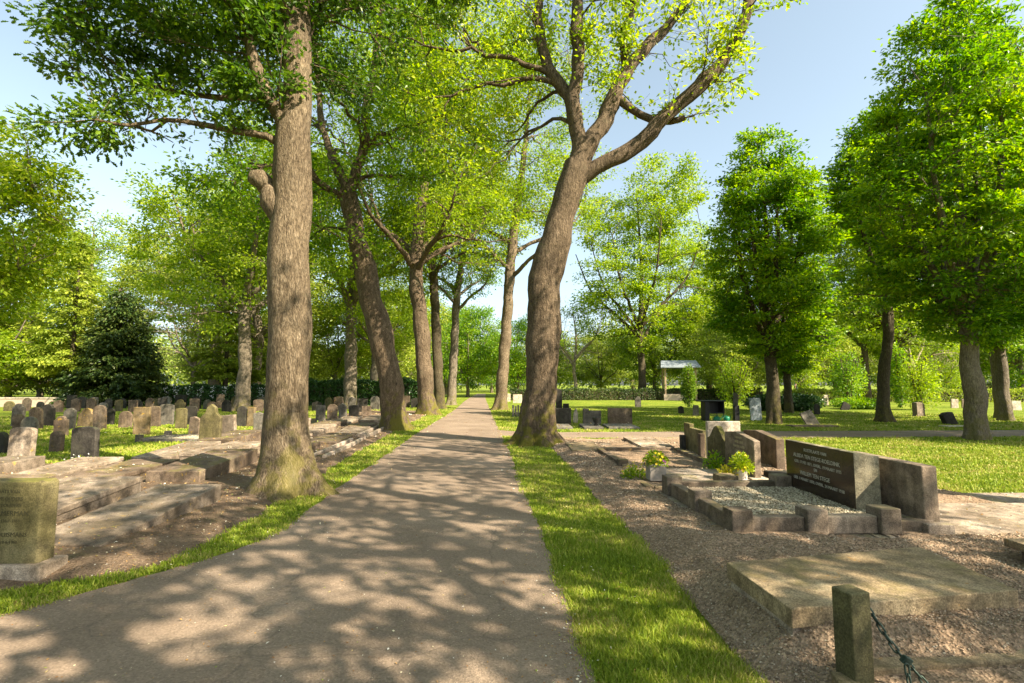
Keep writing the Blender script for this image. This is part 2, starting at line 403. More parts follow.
M['leaf_rhodo'] = leaf_mat('rhododendron_leaves', (.012, .040, .008), (.028, .075, .012), (.06, .13, .02), trans=.15, gloss=.3)
# grass blades
t = NT('grass_blades'); pos = t.coord(True); isl = t.n('NewGeometry').outputs['Random Per Island']
f = t.math('ADD', t.math('MULTIPLY', t.noise(.9, 5, .6, vec=pos), .8), t.math('MULTIPLY', isl, .3))
gcol = t.ramp(f, [(.30, (.085, .140, .010)), (.45, (.18, .27, .016)), (.58, (.31, .38, .03)), (.72, (.44, .38, .12))])
b_ = t.n('BsdfPrincipled', {'Base Color': gcol, 'Roughness': .5, 'Specular IOR Level': .25})
tr_ = t.n('BsdfTranslucent', {'Color': gcol}); mx_ = t.n('MixShader', {0: .35, 1: b_.outputs[0], 2: tr_.outputs[0]})
t.t.links.new(mx_.outputs[0], t.out.inputs[0]); M['blade'] = t.m
# lawn ground
t = NT('lawn'); pos = t.coord(True)
c1 = t.ramp(t.math('ADD', t.math('MULTIPLY', t.noise(.35, 5, .6), .55), t.math('MULTIPLY', t.noise(2.6, 6, .65), .45)), [(.34, (.08, .12, .012)), (.5, (.15, .20, .018)), (.66, (.26, .27, .04))])
c1 = t.mix(.5, c1, t.ramp(t.noise(60, 4, .7), [(.3, .3), (.7, .7)]), 'OVERLAY')
M['lawn'] = t.finish(c1, .9, t.bump(t.noise(45, 5, .75), .9, .05), spec=.1)
# asphalt
t = NT('asphalt'); pos = t.coord(True)
c1 = t.ramp(t.noise(.7, 7, .6), [(.3, (.165, .122, .086)), (.55, (.225, .170, .122)), (.75, (.285, .222, .165))])
agg = t.n('TexVoronoi', {'Vector': pos, 'Scale': 95.0}).outputs
c1 = t.mix(.55, c1, t.ramp(t.n('SeparateColor', {0: agg['Color']}).outputs[0], [(0., .30), (.5, .5), (.93, .62), (1., .85)]), 'OVERLAY')
st = t.ramp(t.noise(3.5, 8, .7, dist=.5), [(.60, 0.), (.74, 1.)])
c1 = t.mix(t.math('MULTIPLY', st, .35), c1, (.11, .085, .055))
crk = t.n('TexVoronoi', {'Vector': t.n('VectorMath', {0: pos, 1: t.n('VectorMath', {0: t.n('TexNoise', {'Vector': pos, 'Scale': 2.5, 'Detail': 5}).outputs['Color'], 'Scale': .5}, operation='SCALE').outputs[0]}, operation='ADD').outputs[0], 'Scale': .55}, feature='DISTANCE_TO_EDGE').outputs['Distance']
cm = t.ramp(crk, [(0.0, 1.), (.006, 0.)])
c1 = t.mix(t.math('MULTIPLY', cm, .35), c1, (.06, .05, .04))
M['asphalt'] = t.finish(c1, .88, t.bump(t.math('SUBTRACT', t.math('ADD', agg['Distance'], t.math('MULTIPLY', t.noise(20, 6), .8)), t.math('MULTIPLY', cm, .8)), .45, .008), spec=.25)
# soil left / gravel right
def soil(name, cols, peb, moss, sc=70.):
    t = NT(name); pos = t.coord(True)
    c = t.ramp(t.math('ADD', t.math('MULTIPLY', t.noise(1.1, 7, .65), .6), t.math('MULTIPLY', t.noise(9, 6, .7), .4)), [(.32, cols[0]), (.5, cols[1]), (.68, cols[2])])
    v = t.n('TexVoronoi', {'Vector': pos, 'Scale': sc}).outputs; r = t.n('SeparateColor', {0: v['Color']}).outputs[0]
    c = t.mix(peb, c, t.ramp(r, [(0., .22), (.4, .45), (.8, .58), (1., .8)]), 'OVERLAY')
    mm = t.ramp(t.noise(1.7, 8, .7), [(.54, 0.), (.68, 1.)])
    c = t.mix(t.math('MULTIPLY', mm, moss), c, (.10, .115, .02))
    return t.finish(c, .95, t.bump(t.math('ADD', t.math('MULTIPLY', v['Distance'], .7), t.noise(25, 8, .75)), 1.0, .025), spec=.1)
M['soil'] = soil('leaf_strewn_soil', [(.10, .070, .045), (.185, .132, .088), (.29, .215, .145)], .5, .35)
M['gravel'] = soil('pinkish_gravel', [(.20, .135, .085), (.31, .22, .145), (.42, .31, .21)], .8, .05, 60.)
M['pebble_brown'] = None
t = NT('pebbles'); isl = t.n('NewGeometry').outputs['Random Per Island']
M['pebble'] = t.finish(t.ramp(isl, [(0., (.12, .085, .055)), (.35, (.21, .155, .105)), (.8, (.31, .24, .165)), (1., (.50, .42, .31))]), .85)
t = NT('pale_chippings'); isl = t.n('NewGeometry').outputs['Random Per Island']
M['chip'] = t.finish(t.ramp(isl, [(0., (.10, .085, .05)), (.4, (.27, .225, .145)), (1., (.52, .46, .34))]), .8)
t = NT('dark_chippings'); isl = t.n('NewGeometry').outputs['Random Per Island']
M['chip_dark'] = t.finish(t.ramp(isl, [(0., (.04, .05, .03)), (.6, (.11, .11, .08)), (1., (.24, .22, .17))]), .8)
t = NT('fallen_bits'); isl = t.n('NewGeometry').outputs['Random Per Island']
M['litter'] = t.finish(t.ramp(isl, [(0., (.20, .10, .035)), (.35, (.34, .20, .07)), (.6, (.42, .32, .14)), (.74, (.62, .55, .36)), (.86, (.70, .66, .56)), (.95, (.24, .30, .04))], 'CONSTANT'), .8)
# ================================================================ avenue trees
def base_at(px, py): x, y = G(px, py); return (x, y, 0)
# T1 : big oak left of the path
b = base_at(289, 493); D = b[1]
limbs = [
  px_limb([(288,497,50,D),(287,470,48,D),(287,430,45,D),(288,380,42,D),(290,300,39.5,D),(290,240,40,D),(292,180,37,D),(296,110,32,D),(297,50,29,D),(298,0,27,D),(302,-60,25,D+.1),(304,-150,22,D+.3),(308,-260,16,D+.3),(310,-380,12,D),(306,-620,5,D+.4)], b),
  px_limb([(287,222,30,D),(276,202,25,D),(267,189,20,D-.02),(262,182,19,D-.03),(258,177,17,D-.03),(255,174,9,D-.03)], b),
  px_limb([(292,150,16,D),(280,118,15,D-.1),(266,90,13,D-.2),(254,60,12,D-.25),(244,22,10,D-.3),(236,-20,8,D-.3),(228,-90,6,D-.2)], b),
  px_limb([(288,150,9,D),(268,137,8,D-.1),(236,131,7,D-.2),(200,124,5.5,D-.3),(165,120,4.5,D-.5),(128,125,3.5,D-.7),(96,120,2.5,D-.9)], b),
  px_limb([(284,118,9,D),(256,99,7,D+.3),(222,98,6,D+.6),(180,92,4.5,D+.8),(140,84,3.5,D+.9),(108,74,2.5,D+1)], b),
  px_limb([(296,60,11,D),(318,10,9,D+.6),(345,-40,7,D+1.2),(380,-90,5,D+1.8)], b),
  px_limb([(296,30,9,D),(262,-30,8,D-.8),(220,-90,6,D-1.4),(170,-140,4,D-1.8)], b)]
blobs = px_blobs([(190,0,D,1.9,1.3,1.1,1.7),(120,50,D-.2,1.2,.9,.7,1.0),(160,112,D-.4,1.2,.8,.28,.45),(75,130,D-.8,.5,.5,.25,.15),(210,-60,D-.5,2.4,1.8,1.2,2.2),(350,40,D+1.,1.0,1.4,1.1,.9),(400,-60,D+.8,1.6,2.,1.2,1.),(262,60,D-.3,.7,.7,.9,.5),(290,-260,D,3.6,3.6,2.6,3.),(290,-520,D+.5,5.,5.,3.4,8.)], b)
tr, cr = grow(11, limbs, blobs, (14, 150, 2100), zmin=4.2, leaves=92000, leaf=.088, tmpl=LEAF_OAK, spread=.13, flat=.38, flare=.60, lobes=5, twig_k=3, up=.1, thick=.85, bend=.5, clump=2.2)
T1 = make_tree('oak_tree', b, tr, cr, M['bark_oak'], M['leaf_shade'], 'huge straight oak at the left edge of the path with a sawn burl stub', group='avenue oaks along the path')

# T7 : forked oak right of the path
b = base_at(534, 444); D = b[1]
limbs = [
  px_limb([(536,447,38,D),(537,430,35,D),(539,400,33,D),(543.5,350,34,D),(543.5,300,34,D),(549.5,260,32,D),(561,220,29,D),(570,187,28,D),(577,165,27,D)], b),
  px_limb([(577,170,22,D),(578,140,17,D-.1),(574,105,15,D-.2),(576,80,14,D-.3),(578,40,13,D-.4),(577,0,12,D-.4),(580,-60,10,D-.3),(578,-140,7,D)], b),
  px_limb([(575,125,13,D-.1),(568,98,13,D-.1),(553,75,12,D),(543,50,11,D+.2),(538,22,9,D+.3),(539,-5,9,D+.3),(530,-60,7,D+.4),(510,-130,5,D+.5)], b),
  px_limb([(578,170,22,D),(590,143,19,D),(608,112,17,D+.1),(619,88,15,D+.2),(628,66,14,D+.2),(642,52,13,D+.3),(660,34,11,D+.5),(684,4,9,D+.6),(710,-40,7,D+.7),(740,-100,5,D+.8)], b),
  px_limb([(626,72,9,D+.2),(624,50,8,D+.1),(625,30,7.5,D),(635,3,7,D-.1),(645,-50,5,D-.2)], b),
  px_limb([(579,178,20,D),(598,167,16,D-.1),(622,155,16,D-.2),(650,132,16,D-.3),(680,103,15.5,D-.5),(704,81,14.5,D-.6),(724,61,13,D-.7),(739,32,11,D-.8),(749,0,10,D-.8),(757,-50,8,D-.8),(775,-120,5,D-.7)], b),
  px_limb([(620,100,10,D+.1),(632,110,8,D),(650,119,8,D),(672,121,7,D-.2),(684,118,6,D-.3)], b)]
blobs = px_blobs([(665,55,D-.3,2.2,2.0,1.7,1.0),(725,70,D-.8,.8,.8,1.0,.5),(690,-60,D,2.6,2.6,1.6,2.2),(470,60,D+1,2.6,2.,2.6,3.4),(580,30,D+.5,1.8,1.6,1.4,1.),(580,-180,D,4.6,4.6,3.,3.4),(785,-20,D-1.2,.9,.9,.7,.2),(470,170,D+1.2,1.2,1.2,.8,.3)], b)
tr, cr = grow(22, limbs, blobs, (16, 130, 1400), zmin=7.3, leaves=27000, leaf=.135, tmpl=LEAF_DIAMOND, spread=.15, flat=.5, flare=.62, lobes=7, thick=.9, clump=1.6)
T7 = make_tree('oak_tree', b, tr, cr, M['bark_oak2'], M['leaf_oak_y'], 'leaning oak right of the path, forking high into four thick bare limbs', group='avenue oaks along the path')

# T2 leaning oak
b = base_at(394, 430); D = b[1]
limbs = [
  px_limb([(396,432,25,D),(394.5,415,24,D),(390,380,23.5,D),(382,340,23.5,D),(371.5,300,22.5,D),(363,260,21.5,D),(355,230,19,D),(350,205,18,D),(347,188,17,D)], b),
  px_limb([(348,195,13,D),(341,176,11,D),(334,160,9,D),(326,140,7.5,D+.3),(320,110,6,D+.5),(316,60,5,D+.6),(310,0,3,D+.6)], b),
  px_limb([(348,195,13,D),(355,175,11,D),(361,160,10,D),(366,140,9,D-.3),(364,118,8,D-.5),(372,80,7,D-.5),(380,20,5,D-.4),(384,-40,3,D-.3)], b),
  px_limb([(348,200,9,D),(328,188,7,D-.5),(300,170,6,D-1),(270,165,4,D-1.4)], b)]
blobs = px_blobs([(350,70,D,5.,4.5,4.6,3),(330,-40,D,4.2,4,3,1.6),(420,120,D-.5,2.4,2.4,2.4,1.),(262,190,D-1,2.6,2.4,1.6,.8),(330,250,D+.3,2.2,2.4,1.,.35)], b)
tr, cr = grow(33, limbs, blobs, (16, 130, 1300), zmin=5.6, leaves=38000, leaf=.15, tmpl=LEAF_DIAMOND, spread=.24, flat=.3, flare=.5, lobes=5, clump=1.4)
T2 = make_tree('oak_tree', b, tr, cr, M['bark_oak2'], M['leaf_oak'], 'leaning oak left of the path whose trunk tilts toward the big straight oak', group='avenue oaks along the path')

def avenue(seed, bx, by, w, fork, H, lean, Rr, leafm, label, bark, leaves=27000, leaf=.17, limbside=None):
    b = base_at(bx, by); D = b[1]; r = w * D / F / 2
    fx, fy = fork; x, y, z = P(fx, fy, D); fz = z; fx = x - b[0]
    limbs = [[(0, 0, -.05, r * 1.08), (fx * .25, 0, fz * .25, r * .95), (fx * .6, .05, fz * .6, r * .88), (fx, 0, fz, r * .8), (fx + lean, .2, fz + (H - fz) * .5, r * .45), (fx + lean * 1.6, 0, H * .97, r * .1)]]
    rng = random.Random(seed)
    for k in range(5):
        a = 6.283 * k / 5 + rng.random(); L = Rr * (.55 + .3 * rng.random()); z0 = fz * (1 - .08 * k * rng.random()) + k * .35
        limbs.append([(fx, 0, z0 - .2, r * .38), (fx + math.cos(a) * L * .35, math.sin(a) * L * .35, z0 + .8, r * .30), (fx + math.cos(a) * L * .75, math.sin(a) * L * .75, z0 + 1.7, r * .2), (fx + math.cos(a) * L, math.sin(a) * L, z0 + 3.2, r * .1)])
    blobs = rblobs(seed, (fx, 0, (fz * .95 + H) / 2 + .3), Rr, (H - fz * .95) / 2, 14) + [(fx + .4 * Rr, -.3 * Rr, fz + 1.4, Rr * .6, Rr * .6, 1.5, .5), (fx - .4 * Rr, .2 * Rr, fz + 1.2, Rr * .6, Rr * .6, 1.4, .5)]
    tr, cr = grow(seed, limbs, blobs, (14, 110, 1000), zmin=fz * .72, leaves=leaves, leaf=leaf, spread=.27, flat=.32, flare=.36, lobes=5, clump=1.4)
    return make_tree('oak_tree', b, tr, cr, bark, leafm, label, group='avenue oaks along the path')
T3 = avenue(44, 428, 415, 17, (416, 262), 21, .5, 5.6, M['leaf_mid'], 'thick upright oak on the left verge just beyond the leaning oak', M['bark_oak2'])
T4 = avenue(45, 440, 409, 10.5, (433, 270), 19, -.5, 5.0, M['leaf_mid'], 'dark-trunked oak on the left verge, close behind the thick upright oak', M['bark_dark'])
T5 = avenue(46, 451, 405, 9, (457, 295), 18, .6, 5.4, M['leaf_oak'], 'farthest slender oak on the left verge near the end of the path', M['bark_grey'])
T6 = avenue(47, 500, 410, 12, (512, 250), 23, .8, 7.4, M['leaf_mid'], 'straight oak on the right verge far down the path, behind the forked oak', M['bark_oak'], leaves=44000)

# ---------------------------------------------------------------- hornbeams on the right lawn
def hornbeam(seed, b, r, H, zc0, Rr, leaves, leaf=.14, n=(26, 200, 1500)):
    rng = random.Random(seed)
    limbs = [[(0, 0, -.05, r * 1.1), (.03, 0, zc0 * .5, r), (.0, .02, zc0, r * .9), (.05, 0, H * .5, r * .5), (0, 0, H * .8, r * .2), (0, 0, H * .97, .015)]]
    for k in range(7):
        a = k * .9 + rng.random() * .5; z0 = zc0 + .2 + k * .18; L = Rr * (.35 + .2 * rng.random())
        limbs.append([(0, 0, z0, r * .5), (math.cos(a) * L * .5, math.sin(a) * L * .5, z0 + 1.2, r * .4), (math.cos(a) * L, math.sin(a) * L, z0 + 3.6, r * .28), (math.cos(a) * L * 1.1, math.sin(a) * L * 1.1, z0 + (H - z0) * .62, r * .12)])
    hh = H - zc0
    blobs = [(0, 0, zc0 + hh * .42, Rr * .85, Rr * .85, hh * .42, 2.4), (0, 0, zc0 + hh * .66, Rr * .66, Rr * .66, hh * .3, 1.1), (0, 0, zc0 + hh * .22, Rr * .7, Rr * .7, hh * .2, .5)] + [(math.cos(k * 2.4) * Rr * .62, math.sin(k * 2.4) * Rr * .62, zc0 + hh * (.12 + .075 * k), Rr * .42, Rr * .42, hh * .07, .2) for k in range(9)]
    return grow(seed, limbs, blobs, n, zmin=zc0, leaves=leaves, leaf=leaf, spread=.19, flat=.22, flare=.22, lobes=4, up=.5, shell=(.8, .75, .5), clump=3.2, nup=1.3, bend=.8, thick=.8)
b = base_at(774, 424)
ht, hc = hornbeam(61, b, .24, 12.3, 2.3, 2.5, 54000, .15)
H1 = make_tree('hornbeam_tree', b, ht, hc, M['bark_dark'], M['leaf_horn'], 'egg-shaped dense hornbeam standing alone left of the other hornbeams on the lawn', group='hornbeams on the right lawn')
b = base_at(977, 440)
ht3, hc3 = hornbeam(62, b, .24, 13.2, 2.5, 2.75, 64000, .14)
H3 = make_tree('hornbeam_tree', b, ht3, hc3, M['bark_grey'], M['leaf_horn'], 'tallest nearest hornbeam with a thick grey trunk by the far edge of the sunny lawn', group='hornbeams on the right lawn')
b = base_at(885, 422); D = b[1]
limbs = [px_limb([(885,424,13.5,D),(883,400,11,D),(884,370,10,D),(888,340,9.5,D),(888,310,9,D),(886,280,8,D),(880,240,6,D),(876,190,4.5,D),(873,130,2,D)], b),
         px_limb([(888,312,7,D),(896,280,6,D),(902,240,5,D+.3),(906,190,3.5,D+.4),(904,140,2,D+.5)], b),
         px_limb([(886,290,6,D),(872,260,4.5,D-.3),(860,220,3.5,D-.5),(852,170,2,D-.6)], b)]
blobs = px_blobs([(872,190,D,1.7,1.7,2.6,3),(876,135,D,1.1,1.1,1.1,1.),(850,180,D-.3,.8,.8,1.3,.6),(898,240,D,1.2,1.2,1.6,.9),(872,300,D,1.6,1.6,.6,.35)], b)
tr, cr = grow(63, limbs, blobs, (18, 140, 1100), zmin=4.5, leaves=30000, leaf=.15, spread=.20, flat=.25, flare=.3, lobes=4, up=.5, clump=1.6, nup=1.1, thick=.8)
H2 = make_tree('hornbeam_tree', b, tr, cr, M['bark_dark'], M['leaf_horn'], 'slim two-stemmed hornbeam with bare lower trunk in the middle of the lawn', group='hornbeams on the right lawn')
H4 = place(H3, 'hornbeam_tree', base_at(1006, 421) , 2.1, (.95, .95, 1.1), 'dark hornbeam at the right edge behind the tallest hornbeam, its trunk on the far lawn', 'hornbeams on the right lawn')
H5 = place(H1, 'hornbeam_tree', base_at(789, 413), 1.3, (.85, .85, .8), 'hornbeam half hidden directly behind the egg-shaped hornbeam', 'hornbeams on the right lawn')
H6 = place(H3, 'hornbeam_tree', (22.0, 22.5, 0), .7, (1.1, 1.1, 1.5), 'tall hornbeam rising above the right edge behind the others', 'hornbeams on the right lawn')

# ---------------------------------------------------------------- prototypes for trees farther off
def open_proto(seed, H, fz, Rr, r, leaves, leaf, counts=(14, 110, 800), leafm='leaf_mid', bark='bark_grey', spread=.35, clump=1.8, nlimb=5, flat=.32):
    rng = random.Random(seed)
    limbs = [[(0, 0, -.05, r * 1.1), (.1, 0, fz * .5, r), (0, .1, fz, r * .85), (.3, 0, fz + (H - fz) * .4, r * .5), (0, .2, H * .9, r * .12)]]
    for k in range(nlimb):
        a = 6.283 * k / nlimb + rng.random(); L = Rr * (.6 + .25 * rng.random()); z0 = fz + k * .3
        limbs.append([(0, 0, z0 - .2, r * .5), (math.cos(a) * L * .35, math.sin(a) * L * .35, z0 + (H - fz) * .12, r * .42), (math.cos(a) * L * .75, math.sin(a) * L * .75, z0 + (H - fz) * .27, r * .28), (math.cos(a) * L, math.sin(a) * L, z0 + (H - fz) * .5, r * .12)])
    hh = H - fz * .85
    blobs = rblobs(seed, (0, 0, fz * .85 + hh * .5), Rr, hh * .5, 18) + [(Rr * .35, 0, fz + hh * .2, Rr * .7, Rr * .6, hh * .2, .8), (-Rr * .35, Rr * .2, fz + hh * .25, Rr * .65, Rr * .65, hh * .2, .8)]
    return grow(seed, limbs, blobs, counts, zmin=fz * .8, leaves=leaves, leaf=leaf, spread=spread, flat=flat, flare=.4, clump=clump)
def proto_tree(args, name, loc, rz, sc, label, leafm, bark, **kw):
    tr, cr = open_proto(*args, **kw); e = make_tree(name, loc, tr, cr, M[bark], M[leafm], label, rz=rz, sc=sc); return e
# big old tree mid right (642,398)
b = base_at(642, 398)
OT = proto_tree((71, 27, 6.6, 8.8, .42, 40000, .32), 'maple_tree', b, .3, 1, 'tall airy maple with a vase of bare boughs standing by the far hedge', 'leaf_mid', 'bark_dark', clump=1.7, spread=.5, nlimb=7)
# round oak (241,410)
b = base_at(241, 411)
OR = proto_tree((72, 17, 5.6, 5.6, .36, 36000, .20), 'oak_tree', b, .8, 1, 'spreading oak among the left headstones, in front of the blossoming hedge', 'leaf_mid', 'bark_grey', clump=2.0)
# low, dense backdrop trees
rb = proto_tree((73, 9, 1.6, 4.0, .2, 19000, .23), 'round_tree', (24.5, 55, 0), .8, (1.45, 1.3, 1.0), 'broad pale green willow behind the open shelter', 'leaf_olive', 'bark_grey', clump=1.2)
bare = proto_tree((74, 9.5, 2.6, 3.6, .16, 2500, .10), 'bare_tree', (-27.5, 43, 0), 0, (1.15, 1.15, 1.0), 'nearly leafless pale tree behind the blossoming hedge', 'leaf_brown', 'bark_pale', counts=(16, 120, 500))
# conifers
def conifer(seed, H, Rr, z0, leaves, leaf, r=.2, dense=True):
    rng = np.random.default_rng(seed)
    T = Tubes(); T.add(smooth_poly([(0, 0, -.05, r), (0, 0, H * .5, r * .6), (0, 0, H, .02)]), 10)
    A_, AD = [], []
    for i in range(int(leaves / (55 if dense else 90))):
        z = z0 + (H - z0) * rng.random() ** 1.1; f = 1 - (z - z0) / (H - z0); L = Rr * (f ** (.5 if dense else .75) + .05) * (.65 + .45 * rng.random()); a = rng.random() * 6.28
        n = max(4, int(L / .3)); s = np.linspace(0, 1, n)
        C = np.stack([np.cos(a) * L * s, np.sin(a) * L * s, z + .15 * L * s - .42 * L * s * s + (.18 * L * s ** 3)], -1)
        T.add(np.column_stack([C, .022 * (1 - s) + .004]), 3); A_.append(C[1:]); AD.append(norm(np.gradient(C, axis=0))[1:])
    A_, AD = np.vstack(A_), np.vstack(AD); w = np.linalg.norm(A_[:, :2], axis=1) + .4; i = rng.choice(len(A_), leaves, p=w / w.sum())
    pos = A_[i] + rng.normal(size=(leaves, 3)) * np.array([.16, .16, .09])
    ax = AD[i] + rng.normal(size=(leaves, 3)) * .45 - np.array([0, 0, .3])
    return T.mesh('trunk'), scatter_leaves('crown', LEAF_DIAMOND, pos, ax, np.array([0, 0, 1.]) + rng.normal(size=(leaves, 3)) * .4, leaf * (.6 + .7 * rng.random(leaves)))
tr, cr = conifer(81, 8.3, 3.0, .3, 42000, .24)
CF = make_tree('conifer_tree', (-28.8, 36.5, 0), tr, cr, M['bark_dark'], M['leaf_dark'], 'dense dark green cypress behind the left end of the hedge')
tr, cr = conifer(82, 12.5, 2.4, 2.5, 14000, .24, dense=False)
PN = make_tree('pine_tree', (-31.8, 36, 0), tr, cr, M['bark_dark'], M['leaf_olive'], 'thin open larch left of the dark cypress', sc=1.0)
CF2 = place(CF, 'conifer_tree', (-31.6, 38.5, 0), 2.0, (.9, .9, .80), 'lower dark cypress touching the left of the taller one')
PN2 = place(PN, 'pine_tree', (-34.5, 39, 0), 1.5, (.9, .9, .95), 'second thin larch, farther left than the first, beside the dark cypress')
PN3 = place(PN, 'pine_tree', (-23.5, 41, 0), 2.5, (1.1, 1.1, .82), 'olive larch between the dark cypress and the pale bare tree')

# far left big tree (trunk out of frame) with pale bough
b = (-18.2, 14.5, 0)
limbs = [[(0, 0, -.05, .42), (0, 0, 2, .36), (.2, 0, 4.2, .32), (.4, 0, 7, .22), (.2, 0, 11.5, .05)], [(.1, 0, 3.0, .2), (1.2, 0, 3.8, .17), (2.6, -.2, 4.4, .13), (3.7, -.2, 4.9, .08)], [(.3, 0, 5., .15), (1.8, .3, 6.4, .1), (3.2, .4, 7.3, .05)]]
blobs = [(1.6, 0, 7.3, 3.0, 2.8, 2.6, 3), (3.2, .2, 6.3, 1.5, 1.6, 1.9, 1), (2.6, 0, 4.4, 1.5, 1.6, .8, .4), (0, 0, 9, 2.4, 2.4, 2.2, 1)]
tr, cr = grow(90, limbs, blobs, (12, 110, 900), zmin=3.2, leaves=30000, leaf=.15, spread=.22, flat=.35, clump=2.2)
FL = make_tree('maple_tree', b, tr, cr, M['bark_pale'], M['leaf_oak_y'], 'bright green maple cut by the left edge of the photo, one pale bough showing')
# ================================================================ copies among the middle distance
place(OR, 'oak_tree', base_at(350, 409), 2.2, (1.02, 1.02, 1.08), 'oak with a dark forked trunk behind the leaning avenue oak, among headstones')
place(OR, 'oak_tree', (-22.5, 44, 0), 4.0, (1.25, 1.25, 1.0), 'broad yellow-green oak rising behind the dark cypress', leafm=M['leaf_olive'])
place(OR, 'oak_tree', (-13, 47, 0), 5.1, (1., 1., .80), 'slim-trunked oak behind the hedge, right of the oak with the forked trunk', leafm=M['leaf_mid'])
place(OT, 'maple_tree', base_at(868, 402), 1.9, (.72, .72, .74), 'tall maple with a straight pale trunk between the hornbeams, by the laurel bushes')
place(OT, 'maple_tree', base_at(900, 402.5), 3.3, (.60, .60, .66), 'leaning maple just right of the straight pale-trunked maple')
place(OT, 'maple_tree', (26, 66, 0), 4.2, (.8, .8, .82), 'airy maple far behind the open shelter, left of the egg-shaped hornbeam')
place(OR, 'oak_tree', (-31, 52, 0), .9, (1.5, 1.5, 1.3), 'tall airy yellowish oak rising behind the larches at the left', leafm=M['leaf_olive'])
place(OR, 'oak_tree', (-46, 54, 0), 2.9, (1.4, 1.4, 1.2), 'big green oak far left beyond the low pale wall', leafm=M['leaf_mid'])
GB = 'low broadleaf trees beyond the far hedges'
def back(items):
    for i, (src, px, Y, rz, sx, sz, lf, label) in enumerate(items):
        x = (px - 512) / F * Y
        place(src, 'broadleaf_tree', (x, Y, 0), rz, (sx * 1.1, sx * 1.1, sz * 1.22), label, GB, leafm=M[lf])
back([  # some olive leaves brightened to stand in for sun blocked by the avenue
 (rb, 8, 40, .2, 1.0, .62, 'leaf_olive', 'olive bushy tree at the left edge behind the low pale wall'),
 (rb, 40, 46, 1.2, 1.1, .78, 'leaf_dark', 'dark bushy tree between the left edge and the larches'),
 (rb, -30, 36, 2.2, 1.1, .85, 'leaf_mid', 'green bushy tree cut by the left edge, beneath the bright maple'),
 (rb, 88, 43, 3.2, .55, .42, 'leaf_yellow', 'small golden tree glowing between the larches and the dark cypress'),
 (rb, 215, 62, .7, 1.1, .95, 'leaf_olive', 'pale olive tree right behind the nearly leafless tree'),
 (rb, 255, 52, 1.9, .9, .85, 'leaf_olive', 'fresh green tree half hidden by the big straight oak, on its left'),
 (rb, 300, 58, 2.9, 1.1, .95, 'leaf_olive', 'yellowish tree hidden behind the big straight oak'),
 (rb, 335, 50, .4, .85, .85, 'leaf_olive', 'fresh green tree between the big straight oak and the forked-trunk oak'),
 (rb, 378, 56, 5.4, 1.15, 1.05, 'leaf_olive', 'leafy tree behind the leaning oak trunk'),
 (rb, 408, 70, .9, 1.2, 1.3, 'leaf_olive', 'yellow-green tree seen between the two thick avenue trunks'),
 (rb, 468, 62, 1.7, .9, 1.0, 'leaf_horn', 'deep green tree at the path end, left side'),
 (rb, 446, 78, 1.7, 1.1, 1.2, 'leaf_horn', 'green tree behind the farthest slender oak'),
 (rb, 492, 96, 2.6, 1.1, 1.0, 'leaf_horn', 'tree closing the view at the very end of the path'),
 (rb, 518, 60, 3.6, .8, .85, 'leaf_horn', 'deep green tree right of the path end beside the straight oak'),
 (bare, 575, 62, 1.0, 1.3, 1.1, 'leaf_brown', 'sparse pale tree just right of the forked oak, beyond the far hedge'),
 (rb, 552, 75, 4.6, 1.0, .9, 'leaf_mid', 'green tree behind the trunk of the forked oak'),
 (rb, 600, 80, 5.6, 1.1, .85, 'leaf_olive', 'soft yellow tree left of the vase-shaped maple'),
 (rb, 632, 100, .6, 1.5, 1.1, 'leaf_far', 'distant round tree behind the vase-shaped maple trunk'),
 (rb, 655, 70, 2.4, 1.2, 1.1, 'leaf_mid', 'green tree between the vase-shaped maple and the open shelter'),
 (rb, 740, 48, 2.0, .8, .62, 'leaf_olive', 'low yellow-green tree behind the white slate headstone'),
 (rb, 722, 66, 3.1, 1.3, 1.25, 'leaf_mid', 'taller green tree behind the shelter, touching the egg-shaped hornbeam'),
 (rb, 800, 58, .1, 1.0, .95, 'leaf_mid', 'bright green tree right of the egg-shaped hornbeam'),
 (rb, 835, 64, 1.1, 1.1, 1.1, 'leaf_olive', 'yellowish tree behind the slim two-stemmed hornbeam, left of it'),
 (rb, 862, 75, 1.5, 1.4, 1.6, 'leaf_horn', 'tall dark green tree behind the pale-trunked maple'),
 (bare, 915, 46, 2.1, 1.0, .78, 'leaf_brown', 'brownish budding tree behind the leaning maple'),
 (rb, 942, 47, 2.7, .55, .55, 'leaf_mid', 'small bright tree just left of the nearest hornbeam trunk'),
 (rb, 905, 72, 3.7, 1.2, 1.4, 'leaf_horn', 'tall green tree behind the brownish budding tree'),
 (rb, 975, 60, 3.4, 1.3, 1.35, 'leaf_far', 'blue-green tree behind the tallest hornbeam'),
 (rb, 1020, 55, 4.4, 1.2, 1.2, 'leaf_horn', 'dark green tree at the right edge beyond the clipped hedge'),
])
